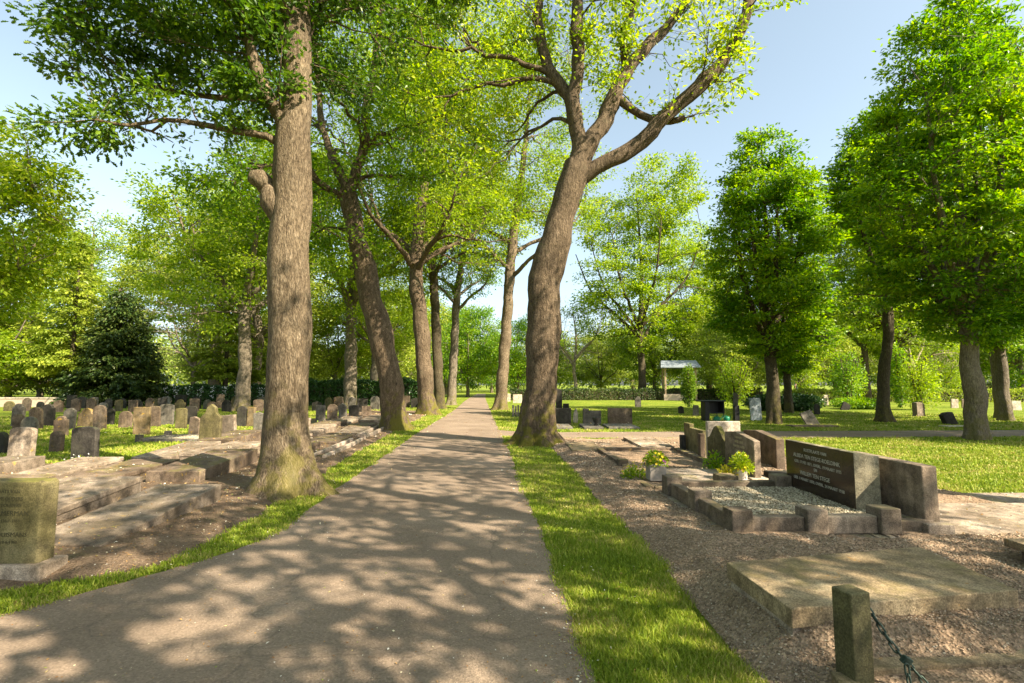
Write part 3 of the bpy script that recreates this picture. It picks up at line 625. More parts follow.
# young trees and shrubs on the right lawn
def shrub(name, loc, rx, ry, h, n, leaf, lm, label, cat='bush', stem=True, seed=1, rad=.4, flowers=None):
    rng = np.random.default_rng(seed); e = empty(name, loc); tag(e, label, cat)
    u = norm(rng.normal(size=(n, 3))); r = rng.random((n, 1)) ** rad
    lump = 1 + .18 * np.sin(u[:, :1] * 5 + seed) * np.cos(u[:, 1:2] * 6 + seed * 2)
    pos = u * r * lump * np.array([rx, ry, h / 2]) + np.array([0, 0, h / 2]); pos[:, 2] = np.maximum(pos[:, 2], .02)
    link('foliage', scatter_leaves('foliage', LEAF_OVAL, pos, u + rng.normal(size=(n, 3)) * .6, np.array([0, 0, .7]) + u * .6 + rng.normal(size=(n, 3)) * .4, leaf * (.6 + .7 * rng.random(n))), M[lm], e)
    T = Tubes()
    for k in range(9):
        a = rng.random() * 6.28; L = rng.random() * .6 + .2
        T.add(smooth_poly([(0, 0, 0, .02 * h), (math.cos(a) * rx * L * .4, math.sin(a) * ry * L * .4, h * .4, .014 * h), (math.cos(a) * rx * L, math.sin(a) * ry * L, h * .85, .005 * h)]), 5)
    link('stem', T.mesh('stem'), M['darkwood'], e)
    if flowers:
        m = flowers[1]; uu = norm(rng.normal(size=(m, 3))); uu[:, 2] = np.abs(uu[:, 2])
        p2 = uu * np.array([rx, ry, h / 2]) * .98 + np.array([0, 0, h / 2])
        link('blossom', scatter_leaves('blossom', LEAF_DIAMOND, p2, uu + rng.normal(size=(m, 3)) * .5, uu + rng.normal(size=(m, 3)) * .5, np.full(m, flowers[2])), M[flowers[0]], e)
    return e
def gp(px, py): x, y = G(px, py); return (x, y, 0)
shrub('laurel_bush', gp(797, 411), 1.5, 1.0, .95, 5000, .14, 'leaf_rhodo', 'glossy laurel bush right of the egg-shaped hornbeam trunk', seed=3)
shrub('laurel_bush', gp(765, 411), 1.1, .9, .9, 3600, .14, 'leaf_rhodo', 'glossy laurel bush behind the white slate headstone', seed=4)
shrub('spreading_bush', gp(858, 409), 1.5, 1.0, .7, 4000, .12, 'leaf_horn', 'low spreading bush at the foot of the pale-trunked maple', seed=5)
shrub('spindle_bush', gp(689, 407), .48, .48, 2.9, 3600, .12, 'leaf_shade', 'narrow upright green bush in front of the open shelter', seed=6)
shrub('young_tree', gp(735, 409), 1.2, 1.2, 3.2, 2600, .13, 'leaf_mid', 'small loose young tree behind the black post', cat='young tree', seed=7, rad=.6)
shrub('young_tree', gp(849, 406), 1.3, 1.3, 4.0, 3600, .14, 'leaf_horn', 'young tree with hanging leaves left of the pale-trunked maple', cat='young tree', seed=8, rad=.6)
shrub('young_tree', gp(921, 410), 1.2, 1.2, 3.3, 4200, .13, 'leaf_mid', 'young leafy tree directly behind the small lit stump stone', cat='young tree', seed=9, rad=.6)
shrub('ivy_bush', gp(901, 408), .55, .55, 4.2, 3400, .13, 'leaf_horn', 'ivy mass climbing the leaning maple trunk', cat='ivy', seed=10)

# hedges
def hedge(name, p0, p1, w, h, n, leaf, lm, label, seed=1, flowers=None, core='darkwood'):
    rng = np.random.default_rng(seed); p0, p1 = np.array(p0, float), np.array(p1, float); d = p1 - p0; L = np.linalg.norm(d); d /= L; nn = np.array([-d[1], d[0]])
    e = empty(name, (p0[0], p0[1], 0), math.atan2(d[1], d[0])); tag(e, label, 'hedge')
    x = rng.random(n) * L; side = rng.integers(0, 4, n)
    y = np.where(side < 2, np.where(side == 0, -w / 2, w / 2) + rng.normal(size=n) * .05, (rng.random(n) - .5) * w)
    z = np.where(side < 2, rng.random(n) * h, h + rng.normal(size=n) * .05)
    bump_ = 1 + .06 * np.sin(x * 1.7 + seed) + .04 * np.sin(x * 4.3)
    pos = np.stack([x, y, z * bump_], -1); out = np.stack([x * 0, np.sign(y) * (side < 2), (side >= 2) * 1.0 + .25], -1)
    link('foliage', scatter_leaves('foliage', LEAF_OVAL, pos, rng.normal(size=(n, 3)) + out * .4, out + rng.normal(size=(n, 3)) * .5, leaf * (.6 + .7 * rng.random(n))), M[lm], e)
    b = MB()
    k = max(2, int(L / .8))
    for i in range(k):
        x0 = i * L / k + .1; hh = h * (.86 + .05 * math.sin(i * 2.3))
        b.box(x0, x0 + L / k - .12, -w * .36, w * .36, 0, hh)
    b.build('branches', M[core], e)
    if flowers:
        m = flowers[1]; xx = rng.random(m) * L; cl = rng.random(m) * 0 + np.floor(xx * 1.1) / 1.1 + rng.normal(size=m) * .12
        p2 = np.stack([np.clip(cl, 0, L), -w / 2 - .04 + rng.normal(size=m) * .03, h * (.45 + .6 * rng.random(m))], -1)
        link('blossom', scatter_leaves('blossom', LEAF_OVAL, p2, rng.normal(size=(m, 3)), np.array([0, -1, .5]) + rng.normal(size=(m, 3)) * .4, np.full(m, flowers[2])), M[flowers[0]], e)
    return e
# ================================================================ ground
def poly_px(pts): return [G(*p) for p in pts]
PATH_L = [(-330, 683), (-150, 648), (0, 617), (25, 611), (115, 586), (185, 566), (256, 545), (297, 520), (347, 482), (400, 445.5), (421.5, 430), (445, 416.5), (458, 407.5), (464, 401.5), (471, 397), (477, 393.8)]
PATH_R = [(486, 393.8), (485, 397), (486.5, 401.5), (489, 407), (493, 417), (501, 434), (510, 453), (546, 545), (571, 612), (597, 683), (660, 850)]
L0 = [G(*p) for p in PATH_L]; R0 = [G(*p) for p in PATH_R]
SIDE = [(494, 436.2), (530, 437.5), (560, 438.5), (640, 438.5), (700, 438.2), (860, 437.6), (1024, 437), (1300, 436.5), (1300, 429.8), (1024, 430.3), (860, 431), (700, 431.8), (640, 432), (560, 432.5), (516, 431.6), (498, 430)]
SIDE_P = poly_px(SIDE)
VERGE_L = [(-400, 655), (-150, 622), (0, 592), (76, 582), (122, 576), (160, 567), (215, 541), (260, 516), (279, 498), (321, 476), (348, 458), (385, 437), (408, 424), (428, 415)]
SOIL_P = poly_px(VERGE_L) + [(-4.75, 29), (-9.0, 29), (-7.9, 20), (-7.8, 15.3), (-7.0, 11.6), (-7.9, 9.6), (-16, 9.6), (-16, 4)]
GRAV_P = poly_px([(830, 760), (757, 683), (703, 617), (655, 560), (637, 540), (600, 504), (572, 470), (556, 453), (549, 446), (540, 441), (560, 439.2), (600, 439.6), (700, 439.6), (780, 440)]) + [(5.0, 12.2), G(770, 452), G(782, 456), G(870, 479), G(937, 489.5), G(960, 494), G(1024, 508), (9.5, 6.9), (9.5, 1)]
def subdiv(poly, step, jit, seed=1, closed=True):
    rng = random.Random(seed); out = []; n = len(poly)
    for i in range(n if closed else n - 1):
        a, b = poly[i], poly[(i + 1) % n]; L = math.dist(a, b); k = max(1, int(L / step))
        for j in range(k):
            t = j / k; out.append((a[0] + (b[0] - a[0]) * t + rng.gauss(0, jit) * (L > step), a[1] + (b[1] - a[1]) * t + rng.gauss(0, jit) * (L > step)))
    return out
def inside(poly, x, y):
    c = np.zeros(len(x), bool); n = len(poly)
    for i in range(n):
        x1, y1 = poly[i]; x2, y2 = poly[(i + 1) % n]
        if y1 == y2: continue
        m = ((y1 > y) != (y2 > y)) & (x < (x2 - x1) * (y - y1) / (y2 - y1) + x1); c ^= m
    return c
def smooth2(pl, n=2):
    for _ in range(n):
        q = [pl[0]]
        for a, b in zip(pl[:-1], pl[1:]):
            q += [(a[0] * .75 + b[0] * .25, a[1] * .75 + b[1] * .25), (a[0] * .25 + b[0] * .75, a[1] * .25 + b[1] * .75)]
        q.append(pl[-1]); pl = q
    return pl
L0s, R0s = smooth2(L0), smooth2(R0)
PATH_P = L0s + R0s
def sheet(name, poly, z, mat, step=.12, jit=.012, seed=1, kind='structure'):
    b = MB(); p = subdiv(poly, step, jit, seed); b.add([(x, y, z) for x, y in p], [tuple(range(len(p)))])
    o = b.build(name, mat); tag(o, kind=kind)
    return o
# big lawn sheet, finely divided near the camera is not needed: blades give the relief
b = MB(); b.add([(-900, -300, 0), (900, -300, 0), (900, 1600, 0), (-900, 1600, 0)], [(0, 1, 2, 3)])
tag(b.build('ground', M['lawn']), kind='structure')
sheet('path', PATH_P, .012, M['asphalt'])
sheet('side_path', SIDE_P, .008, M['asphalt'], seed=2, step=.3, jit=.02)
# relief patches
def vnoise(x, y, s, seed=0):
    r = np.random.default_rng(seed); g = r.random((64, 64)); u, v = (x * s) % 64, (y * s) % 64
    i, j = np.floor(u).astype(int) % 64, np.floor(v).astype(int) % 64; fu, fv = u - np.floor(u), v - np.floor(v); fu = fu * fu * (3 - 2 * fu); fv = fv * fv * (3 - 2 * fv)
    i2, j2 = (i + 1) % 64, (j + 1) % 64
    return (g[i, j] * (1 - fu) * (1 - fv) + g[i2, j] * fu * (1 - fv) + g[i, j2] * (1 - fu) * fv + g[i2, j2] * fu * fv)
def edge_dist(poly, x, y):
    d = np.full(len(x), 9.)
    n = len(poly)
    for i in range(n):
        a = np.array(poly[i]); b = np.array(poly[(i + 1) % n]); ab = b - a; L2 = ab @ ab + 1e-9
        t = np.clip(((x - a[0]) * ab[0] + (y - a[1]) * ab[1]) / L2, 0, 1)
        d = np.minimum(d, np.hypot(x - a[0] - t * ab[0], y - a[1] - t * ab[1]))
    return d
def h_gravel(x, y):
    h = (vnoise(x, y, .9, 1) * .07 + vnoise(x, y, 2.6, 2) * .035 + vnoise(x, y, 7, 3) * .030 + vnoise(x, y, 19, 4) * .008)
    rut = -.05 * np.exp(-((x - 1.05 - .02 * y) / .16) ** 2) * (y < 5)
    mound = .11 * np.clip(1.35 - np.maximum(np.abs(x - 2.24) - .72, np.abs(y - 3.2) - .42) / .22, 0, 1) ** 2 * (vnoise(x, y, 4, 8) * .4 + .8) + .03 * np.exp(-((x - 2.2) / 1.2) ** 2 - ((y - 3.0) / 1.2) ** 2) + .05 * np.exp(-((x - 3.0) / 1.6) ** 2 - ((y - 4.4) / .35) ** 2)
    return h + rut + mound
def h_soil(x, y): return vnoise(x, y, .8, 5) * .05 + vnoise(x, y, 2.3, 6) * .03 + vnoise(x, y, 8, 7) * .012
GH = {}
def relief(name, poly, hf, z0, mat, x0, x1, y0, y1, res):
    nx, ny = int((x1 - x0) / res), int((y1 - y0) / res)
    X, Y = np.meshgrid(np.linspace(x0, x1, nx), np.linspace(y0, y1, ny), indexing='ij'); x, y = X.ravel(), Y.ravel()
    ed = edge_dist(poly, x, y); ins = inside(poly, x, y)
    z = np.where(ins, z0 + np.clip(ed / .35, 0, 1) * hf(x, y), -.02)
    i, j = np.meshgrid(np.arange(nx - 1), np.arange(ny - 1), indexing='ij'); q = (i * ny + j).ravel()
    f = np.stack([q, q + ny, q + ny + 1, q + 1], -1); keep = ins[f].any(1); f = f[keep]
    used = np.unique(f); mp = np.full(len(x), -1); mp[used] = np.arange(len(used)); f = mp[f]
    me = arr_mesh(name, np.stack([x, y, z], -1)[used], f.ravel(), np.full(len(f), 4), True)
    o = link(name, me, mat); tag(o, kind='structure'); return o
relief('gravel_bed', GRAV_P, h_gravel, .006, M['gravel'], -.5, 9.6, 1.0, 14.5, .045)
relief('soil', SOIL_P, h_soil, .006, M['soil'], -16, -2, 2.5, 29, .07)
def ground_z(x, y):
    x, y = np.atleast_1d(np.asarray(x, float)), np.atleast_1d(np.asarray(y, float)); z = np.zeros(len(x))
    for poly, hf in ((GRAV_P, h_gravel), (SOIL_P, h_soil)):
        ins = inside(poly, x, y)
        if ins.any():
            ed = edge_dist(poly, x[ins], y[ins]); z[ins] = .006 + np.clip(ed / .35, 0, 1) * hf(x[ins], y[ins])
    ins = inside(PATH_P, x, y); z[ins] = .012
    return z
# ---------------------------------------------------------------- grass
FORB = []; TOPS = []   # footprints (x0,x1,y0,y1) kept free of blades and pebbles
def polar(rng, n, r0, r1, a0=-55, a1=55):
    r = np.exp(rng.random(n) * math.log(r1 / r0)) * r0; a = np.radians(a0 + (a1 - a0) * rng.random(n)); return r * np.sin(a), r * np.cos(a)
def build_grass():
    rng = np.random.default_rng(5); N = 1300000
    x, y = polar(rng, N, 1.7, 34)
    jx, jy = x + (vnoise(x, y, 3.1, 9) - .5) * .16 + rng.normal(size=N) * .02, y + (vnoise(x, y, 3.3, 10) - .5) * .16
    bad = inside(PATH_P, jx, y) | inside(SIDE_P, x, jy) | inside(GRAV_P, jx, jy) | inside(SOIL_P, jx, jy)
    for f in FORB: bad |= (x > f[0] - .02) & (x < f[1] + .02) & (y > f[2] - .02) & (y < f[3] + .02)
    x, y = x[~bad], y[~bad]; n = len(x); d = np.hypot(x, y)
    patch = vnoise(x, y, 1.3, 11)
    keep = rng.random(n) < np.clip(.45 + patch, .3, 1); keep &= rng.random(n) < np.where(d > 9, .75, 1.)
    x, y, d, patch = x[keep], y[keep], d[keep], patch[keep]; n = len(x)
    edge = 1 + .8 * (rng.random(n) < .03)
    h = (.020 + .026 * rng.random(n) * (.5 + patch)) * edge * (1 + np.clip(d - 8, 0, 20) * .012); w = .0026 * np.maximum(1, d / 2.9)
    a = rng.random(n) * 6.283; ca, sa = np.cos(a), np.sin(a); lean = (rng.random(n) * .8 + .15) * h; la = rng.random(n) * 6.283
    lx, ly = np.cos(la) * lean, np.sin(la) * lean
    z = ground_z(x, y) if False else np.zeros(n)
    V = np.zeros((n, 5, 3))
    V[:, 0] = np.stack([x - ca * w, y - sa * w, z - .003], -1); V[:, 1] = np.stack([x + ca * w, y + sa * w, z - .003], -1)
    V[:, 2] = np.stack([x + ca * w * .7 + lx * .35, y + sa * w * .7 + ly * .35, z + h * .6], -1); V[:, 3] = np.stack([x - ca * w * .7 + lx * .35, y - sa * w * .7 + ly * .35, z + h * .6], -1)
    V[:, 4] = np.stack([x + lx, y + ly, z + h], -1)
    L = (np.array([0, 1, 2, 3, 3, 2, 4])[None] + np.arange(n)[:, None] * 5).ravel()
    me = arr_mesh('grass', V.reshape(-1, 3), L, np.tile([4, 3], n)); o = link('grass', me, M['blade'])
    tag(o, 'short spring grass of the verges and lawns', None, None, 'stuff'); o['category'] = 'grass'
    print('grass blades', n)
OCTA = (np.array([(1, 0, 0), (0, 1, 0), (-1, 0, 0), (0, -1, 0), (0, 0, .7), (0, 0, -.7)]) * .5, [(0, 1, 4), (1, 2, 4), (2, 3, 4), (3, 0, 4), (1, 0, 5), (2, 1, 5), (3, 2, 5), (0, 3, 5)])
def pebbles(name, label, pts, size, mat, z=None, seed=3, tmpl=OCTA, flat=True):
    rng = np.random.default_rng(seed); n = len(pts)
    ax = rng.normal(size=(n, 3)) * np.array([1, 1, .25]); nr = np.array([0, 0, 1.]) + rng.normal(size=(n, 3)) * .3
    p = np.column_stack([pts, z + size * .2]) if hasattr(z, '__len__') else np.column_stack([pts, (ground_z(pts[:, 0], pts[:, 1]) if z is None else np.full(n, z)) + size * .2])
    o = link(name, scatter_leaves(name, tmpl, p, ax, nr, size), mat); tag(o, label, None, None, 'stuff'); o['category'] = name.split('_')[-1]; return o
def forb(x, y, m=.0):
    b = np.zeros(len(x), bool)
    for f in FORB: b |= (x > f[0] - m) & (x < f[1] + m) & (y > f[2] - m) & (y < f[3] + m)
    return b
def build_pebbles():
    rng = np.random.default_rng(8)
    x, y = polar(rng, 190000, 1.9, 13, 0, 62); m = inside(GRAV_P, x, y) & ~forb(x, y); x, y = x[m], y[m]
    d = np.hypot(x, y); s = (.005 + .013 * rng.random(len(x)) ** 3) * np.maximum(1, d / 4.5)
    pebbles('loose_gravel', 'loose pinkish gravel around the graves on the right', np.column_stack([x, y]), s, M['pebble'])
    # litter
    x, y = polar(rng, 110000, 2.2, 26, -58, 55)
    onp = inside(PATH_P, x, y); ed = edge_dist(PATH_P, x, y); so = inside(SOIL_P, x, y)
    pr = np.where(onp, .035 + .8 * np.exp(-ed / .10), np.where(so, .75, np.where(ed < .5, .16, .05))) * (.35 + 1.3 * vnoise(x, y, 1.7, 21))
    m = (rng.random(len(x)) < pr) & ~forb(x, y, -.01); x, y = x[m], y[m]; zz = ground_z(x, y); zz[(~inside(PATH_P, x, y)) & (~inside(SOIL_P, x, y)) & (~inside(GRAV_P, x, y))] = .018
    for (cx, cy, w, l, h0, h1, tw) in TOPS:
        k = int(170 * w * l * 4 * min(1, 5.5 / max(cy, 1))); u, v = (rng.random(k) * 2 - 1) * w * .97, (rng.random(k) * 2 - 1) * l * .97; q = rng.random(k) < vnoise(u * 3 + cx * 5 + 200, v * 3 + cy * 5 + 200, 1., 31) * 1.2
        u, v = u[q], v[q]; c_, s_ = math.cos(tw), math.sin(tw)
        x = np.concatenate([x, cx + u * c_ - v * s_]); y = np.concatenate([y, cy + u * s_ + v * c_]); zz = np.concatenate([zz, h0 + (h1 - h0) * (v / l * .5 + .5) + .001])
    n = len(x); d = np.hypot(x, y)
    s = (.009 + .020 * rng.random(n) ** 2) * np.maximum(.8, d / 6)
    pebbles('fallen_litter', 'fallen petals and brown bud scales scattered on path and soil', np.column_stack([x, y]), s, M['litter'], z=zz, tmpl=LEAF_DIAMOND, seed=5)
# ================================================================ graves
def profile(w, h, kind, n=14):
    a = w / 2
    if kind == 'flat': return [(-a, 0), (a, 0), (a, h), (-a, h)]
    if kind == 'round':
        return [(-a, 0), (a, 0)] + [(a * math.cos(math.pi * i / n), h - a * .92 + a * .92 * math.sin(math.pi * i / n)) for i in range(n + 1)]
    if kind == 'arch':
        k = .16 * w
        return [(-a, 0), (a, 0)] + [(a * math.cos(math.pi * i / n), h - k + k * math.sin(math.pi * i / n) ** .8) for i in range(n + 1)]
    if kind == 'shoulder':
        s = a * .68; z = h - s * .95
        return [(-a, 0), (a, 0), (a, z)] + [(s * math.cos(math.pi * i / n), z + .02 + (h - z - .02) * math.sin(math.pi * i / n)) for i in range(n + 1)] + [(-a, z)]
    if kind == 'peak': return [(-a, 0), (a, 0), (a, h * .86), (0, h), (-a, h * .86)]
    if kind == 'point': return [(-a, 0), (a, 0), (a, h * .70), (a * .55, h * .80), (a * .40, h * .93), (0, h), (-a * .40, h * .93), (-a * .55, h * .80), (-a, h * .70)]
    if kind == 'ogee':
        pts = [(-a, 0), (a, 0)]
        for i in range(n + 1):
            x = a - 2 * a * i / n; u = abs(x) / a; pts.append((x, h * (.72 + .28 * (.5 + .5 * math.cos(math.pi * min(u * 1.05, 1))) )))
        return pts
    if kind == 'slant': return [(-a, 0), (a, 0), (a, h * .88), (-a * .2, h), (-a, h * .95)]
    if kind == 'step': return [(-a, 0), (a, 0), (a, h * .88), (-a * .35, h * .88), (-a * .35, h), (-a, h)]
def headstone(loc, w, h, kind, mat, label, t=.10, rz=0., lean=(0, 0), group='old headstones on the left', name='headstone', plinth=None, bevel=.012, cat='headstone'):
    b = MB(); b.extrude([(x, z) for x, z in profile(w, h + .06, kind)], -t / 2, t / 2)
    o = b.build(name, M[mat], None, (loc[0], loc[1], loc[2] - .06 if len(loc) > 2 else -.06), (lean[0], lean[1], rz), bevel=bevel)
    tag(o, label, cat, group)
    if plinth:
        pw, ph, pt = plinth; p = MB(); p.box(-pw / 2, pw / 2, -pt / 2, pt / 2, 0, ph + .055); p.build('plinth', M[mat], o, bevel=.01)
    return o
def stone_px(x0, x1, yt, yb, kind, mat, label, **kw):
    gx0, gy = G(x0, yb); gx1, _ = G(x1, yb); h = P((x0 + x1) / 2, yt, gy)[2]; rn = random.Random(int(x0 * 7 + yb * 13))
    lean = kw.pop('lean', (rn.gauss(0, .025), rn.gauss(0, .03))); rz = kw.pop('rz', rn.gauss(0, .10))
    return headstone(((gx0 + gx1) / 2, gy), gx1 - gx0, h, kind, mat, label, lean=lean, rz=rz, **kw)
HSL = [
 (8, 32, 427, 464, 'arch', 'sand', 'brown arch-topped headstone with a lighter lower half, front row, beside the dark one'),
 (72, 97, 426.5, 463, 'arch', 'darkgrey', 'shade-darkened arch-topped headstone in the front row with white daisies at its foot'),
 (50, 62, 431, 452, 'round', 'brown', 'tiny round-topped headstone between the two front arch-topped ones'),
 (-8, 7, 432, 453, 'round', 'darkgrey', 'dark headstone cut by the left edge of the photo'),
 (21, 36, 416.6, 438, 'round', 'grey', 'leaning grey round-topped headstone above the brown arch-topped one'),
 (55, 67, 416, 436, 'shoulder', 'brown', 'narrow dark brown shouldered headstone just behind the tiny round one'),
 (31, 42, 407, 429, 'round', 'brown', 'clean brown round-topped headstone, third tall one from the left edge'),
 (12, 23, 403.5, 427, 'shoulder', 'grey', 'tall grey headstone nearest the left edge, with smaller one leaning before it'),
 (14, 24, 414, 430, 'round', 'brown', 'low brown round headstone leaning before the tall grey one at far left'),
 (42, 54, 404, 426, 'shoulder', 'darkgrey', 'slate dark headstone with a stepped round top beside the clean brown one'),
 (63, 74, 408, 429, 'round', 'grey', 'grey-brown rounded headstone left of the orange-lichened wide one'),
 (77, 94, 408, 427, 'shoulder', 'orange', 'wide headstone with an orange lichen cap left of the tall rounded slab'),
 (94, 105.5, 405, 429, 'round', 'brown', 'tall rounded brown slab immediately right of the orange-capped headstone'),
 (105.5, 113, 408, 425, 'round', 'darkgrey', 'narrow dark headstone tucked behind the tall rounded brown slab'),
 (119, 131, 411, 428, 'round', 'brown', 'short round-topped brown headstone left of the blocky orange-topped one'),
 (134, 149, 407, 435, 'flat', 'orange', 'blocky square headstone with orange top and pale diagonal face, leaning'),
 (149, 160, 406, 427, 'arch', 'brown', 'leaning brown headstone right behind the blocky orange-topped one'),
 (160, 173, 404, 425, 'arch', 'grey', 'grey arch-topped headstone leaning toward the green mossy narrow one'),
 (176, 186, 408, 429, 'arch', 'green', 'narrow yellow-green mossy headstone in the lawn'),
 (185, 196, 406, 425, 'arch', 'darkgrey', 'dark headstone just behind the narrow mossy one'),
 (188, 200, 416.6, 436, 'slant', 'brown', 'short reddish headstone touching the left of the pointed mossy monument'),
 (199, 219.5, 404, 446.6, 'point', 'green', 'large pointed mossy monument standing before the white gravel strip'),
 (219.5, 237, 415, 437, 'flat', 'sand', 'square-cut pinkish headstone right of the pointed mossy monument'),
 (237, 246, 406, 427, 'round', 'darkgrey', 'dark round-topped headstone beside the yellow-edged square one'),
 (246.5, 254, 407, 427, 'flat', 'orange', 'yellow-lichened square headstone by the left side of the big oak trunk'),
 (254, 266, 412, 432, 'slant', 'grey', 'grey headstone half hidden behind the big straight oak'),
 (316, 325, 405, 424, 'flat', 'grey', 'upright narrow grey headstone just right of the big oak trunk'),
 (327, 337, 404, 419, 'round', 'brown', 'round brown headstone between the narrow grey one and the pointed one'),
 (339, 347, 403, 421.5, 'peak', 'grey', 'grey pointed headstone under the oak with the forked trunk'),
 (349, 359, 405, 418.5, 'arch', 'darkgrey', 'dark leaning headstone right of the grey pointed one'),
 (362, 371, 406, 417, 'flat', 'brown', 'broad low brown headstone left of the leaning oak trunk'),
]
for x0, x1, yt, yb, k, m, lab in HSL: stone_px(x0, x1, yt, yb, k, m, lab, plinth=None, t=.11)
ORD = 'first second third fourth fifth sixth seventh eighth ninth tenth eleventh twelfth thirteenth fourteenth fifteenth sixteenth seventeenth eighteenth nineteenth twentieth'.split()
NAMES = {'grey': 'grey', 'darkgrey': 'dark slate', 'brown': 'brown', 'sand': 'sandy', 'green': 'mossy'}
KN = {'round': 'round-topped', 'arch': 'arch-topped', 'flat': 'flat-topped', 'shoulder': 'shouldered', 'peak': 'peaked'}
rr = random.Random(77)
for row, yb, x0, x1, step in (('row nearest the hedge', 408.5, 66, 262, 12.5), ('second row before the hedge', 411.5, 4, 258, 15.), ('short row right of the big oak', 410.5, 312, 384, 11.5), ('distant row past the leaning oak', 407.6, 400, 436, 11.)):
    px = x0; k = 0
    while px < x1:
        w = rr.uniform(7, 10.5); kind = rr.choice(list(KN)); m = rr.choice(['grey', 'darkgrey', 'brown', 'brown', 'darkgrey', 'green']); y_ = yb + rr.uniform(-.5, .6)
        h = rr.uniform(9.5, 14.)
        stone_px(px, px + w, y_ - h, y_, kind, m, f'{NAMES[m]} {KN[kind]} headstone, {ORD[k]} from left, {row}', group='small headstones in the rows by the hedge', bevel=.0)
        px += step * rr.uniform(.8, 1.25); k += 1
# ---- near left headstone with inscription
def text(body, size, loc, rot, mat, parent, name='lettering', ext=.0012, align='CENTER', spacing=1.0):
    cu = bpy.data.curves.new(name, 'FONT'); cu.body = body; cu.size = size; cu.align_x = align; cu.extrude = ext; cu.space_character = spacing; cu.resolution_u = 2
    o = bpy.data.objects.new(name + '_tmp', cu); COL.objects.link(o); dg = bpy.context.evaluated_depsgraph_get(); me = bpy.data.meshes.new_from_object(o.evaluated_get(dg))
    bpy.data.objects.remove(o); me.name = name; me.materials.clear()
    return link(name, me, mat, parent, loc, rot)
FACE_MY = (R(90), 0, 0); FACE_MX = (R(90), 0, R(-90))
def join_text(lines, mat, parent, name='lettering', rot=FACE_MY):
    """lines: (body, size, loc) -> one mesh part"""
    V, Fs = [], []; n = 0
    for body, size, loc in lines:
        o = text(body, size, loc, rot, mat, None); mw = Matrix.LocRotScale(Vector(loc), __import__('mathutils').Euler(rot), None)
        me = o.data; V += [tuple(mw @ v.co) for v in me.vertices]; Fs += [tuple(i + n for i in p.vertices) for p in me.polygons]; n = len(V)
        bpy.data.objects.remove(o); bpy.data.meshes.remove(me)
    me = bpy.data.meshes.new(name); me.from_pydata(V, [], Fs); return link(name, me, mat, parent)
ns = empty('headstone', (-4.12, 3.93, 0), R(1.0)); tag(ns, 'mossy yellow-green headstone with dark worn lettering at the lower left edge of the photo', 'headstone')
b = MB(); b.extrude([(-.50, .12), (.47, .12), (.47, .735), (.44, .755), (-.50, .755)], -.09, .07); b.build('slab', M['green'], ns, bevel=.018, seg=3)
b = MB(); b.box(-.55, .54, -.14, .12, -.05, .135); b.build('plinth', M['sand'], ns, bevel=.012)
join_text([('RUSTPLAATS VAN', .036, (.16, -.0915, .665)), ('ONZE LIEVE OUDERS', .036, (.16, -.0915, .61)), ('EN GROOTOUDERS', .036, (.16, -.0915, .56)), ('GERRIT KAMERMAN', .052, (.15, -.0915, .495)), ('*14-8-1878   †26-1-1951', .032, (.16, -.0915, .445)), ('EN', .03, (.16, -.0915, .40)), ('JOHANNES DUISMANS', .048, (.14, -.0915, .335)), ('*4-12-1881   †9-6-1960', .032, (.16, -.0915, .285))], M['letter_dark'], ns)

# ---- sloping ledger tombs on the left
def tomb(x0, x1, y0, y1, h0, h1, mat, label, twist=0., seam=True, name='grave_slab', group='sloping grave slabs on the left'):
    cx, cy = (x0 + x1) / 2, (y0 + y1) / 2; w, l = (x1 - x0) / 2, (y1 - y0) / 2
    e = empty(name, (cx, cy, 0), twist); tag(e, label, 'grave slab', group)
    t = .07 if seam else .0
    b = MB(); b.hexa([(-w, -l, h0 - t), (w, -l, h0 - t), (w, l, h1 - t), (-w, l, h1 - t), (-w, -l, h0), (w, -l, h0), (w, l, h1), (-w, l, h1)] if seam else [(-w, -l, -.04), (w, -l, -.04), (w, l, -.04), (-w, l, -.04), (-w, -l, h0), (w, -l, h0), (w, l, h1), (-w, l, h1)])
    b.build('ledger', M[mat], e, bevel=.012)
    if seam:
        g = .012; b = MB(); b.hexa([(-w + g, -l + g, -.05), (w - g, -l + g, -.05), (w - g, l - g, -.05), (-w + g, l - g, -.05), (-w + g, -l + g, h0 - t - .003), (w - g, -l + g, h0 - t - .003), (w - g, l - g, h1 - t - .003), (-w + g, l - g, h1 - t - .003)])
        b.build('base', M[mat], e, bevel=.01)
    FORB.append((cx - w, cx + w, cy - l, cy + l)); TOPS.append((cx, cy, w, l, h0, h1, twist)); return e
rr = random.Random(5)
mats = ['sand', 'sand', 'brown', 'sand', 'brown', 'sand']
tomb(-4.42, -3.62, 4.42, 6.25, .10, .27, 'sand', 'raised sloping grave slab with pale side nearest the path, right of the mossy headstone', seam=False)
tomb(-5.75, -4.78, 4.6, 6.55, .15, .31, 'sand', 'seamed sloping grave slab, second from the path in the front row', twist=.06)
tomb(-6.95, -6.0, 4.5, 6.6, .17, .33, 'brown', 'sloping brown grave slab, third from the path in the front row')
tomb(-8.3, -7.3, 4.6, 6.7, .15, .30, 'sand', 'sloping grave slab cut by the left edge of the photo')
rows = [('second', 7.35, 9.2, -4.75, 6), ('third', 9.75, 11.5, -4.45, 3), ('fourth', 12.0, 13.7, -4.35, 3), ('fifth', 14.2, 15.9, -4.5, 3), ('sixth', 16.5, 18.2, -4.75, 3), ('seventh', 18.9, 20.5, -5.0, 3)]
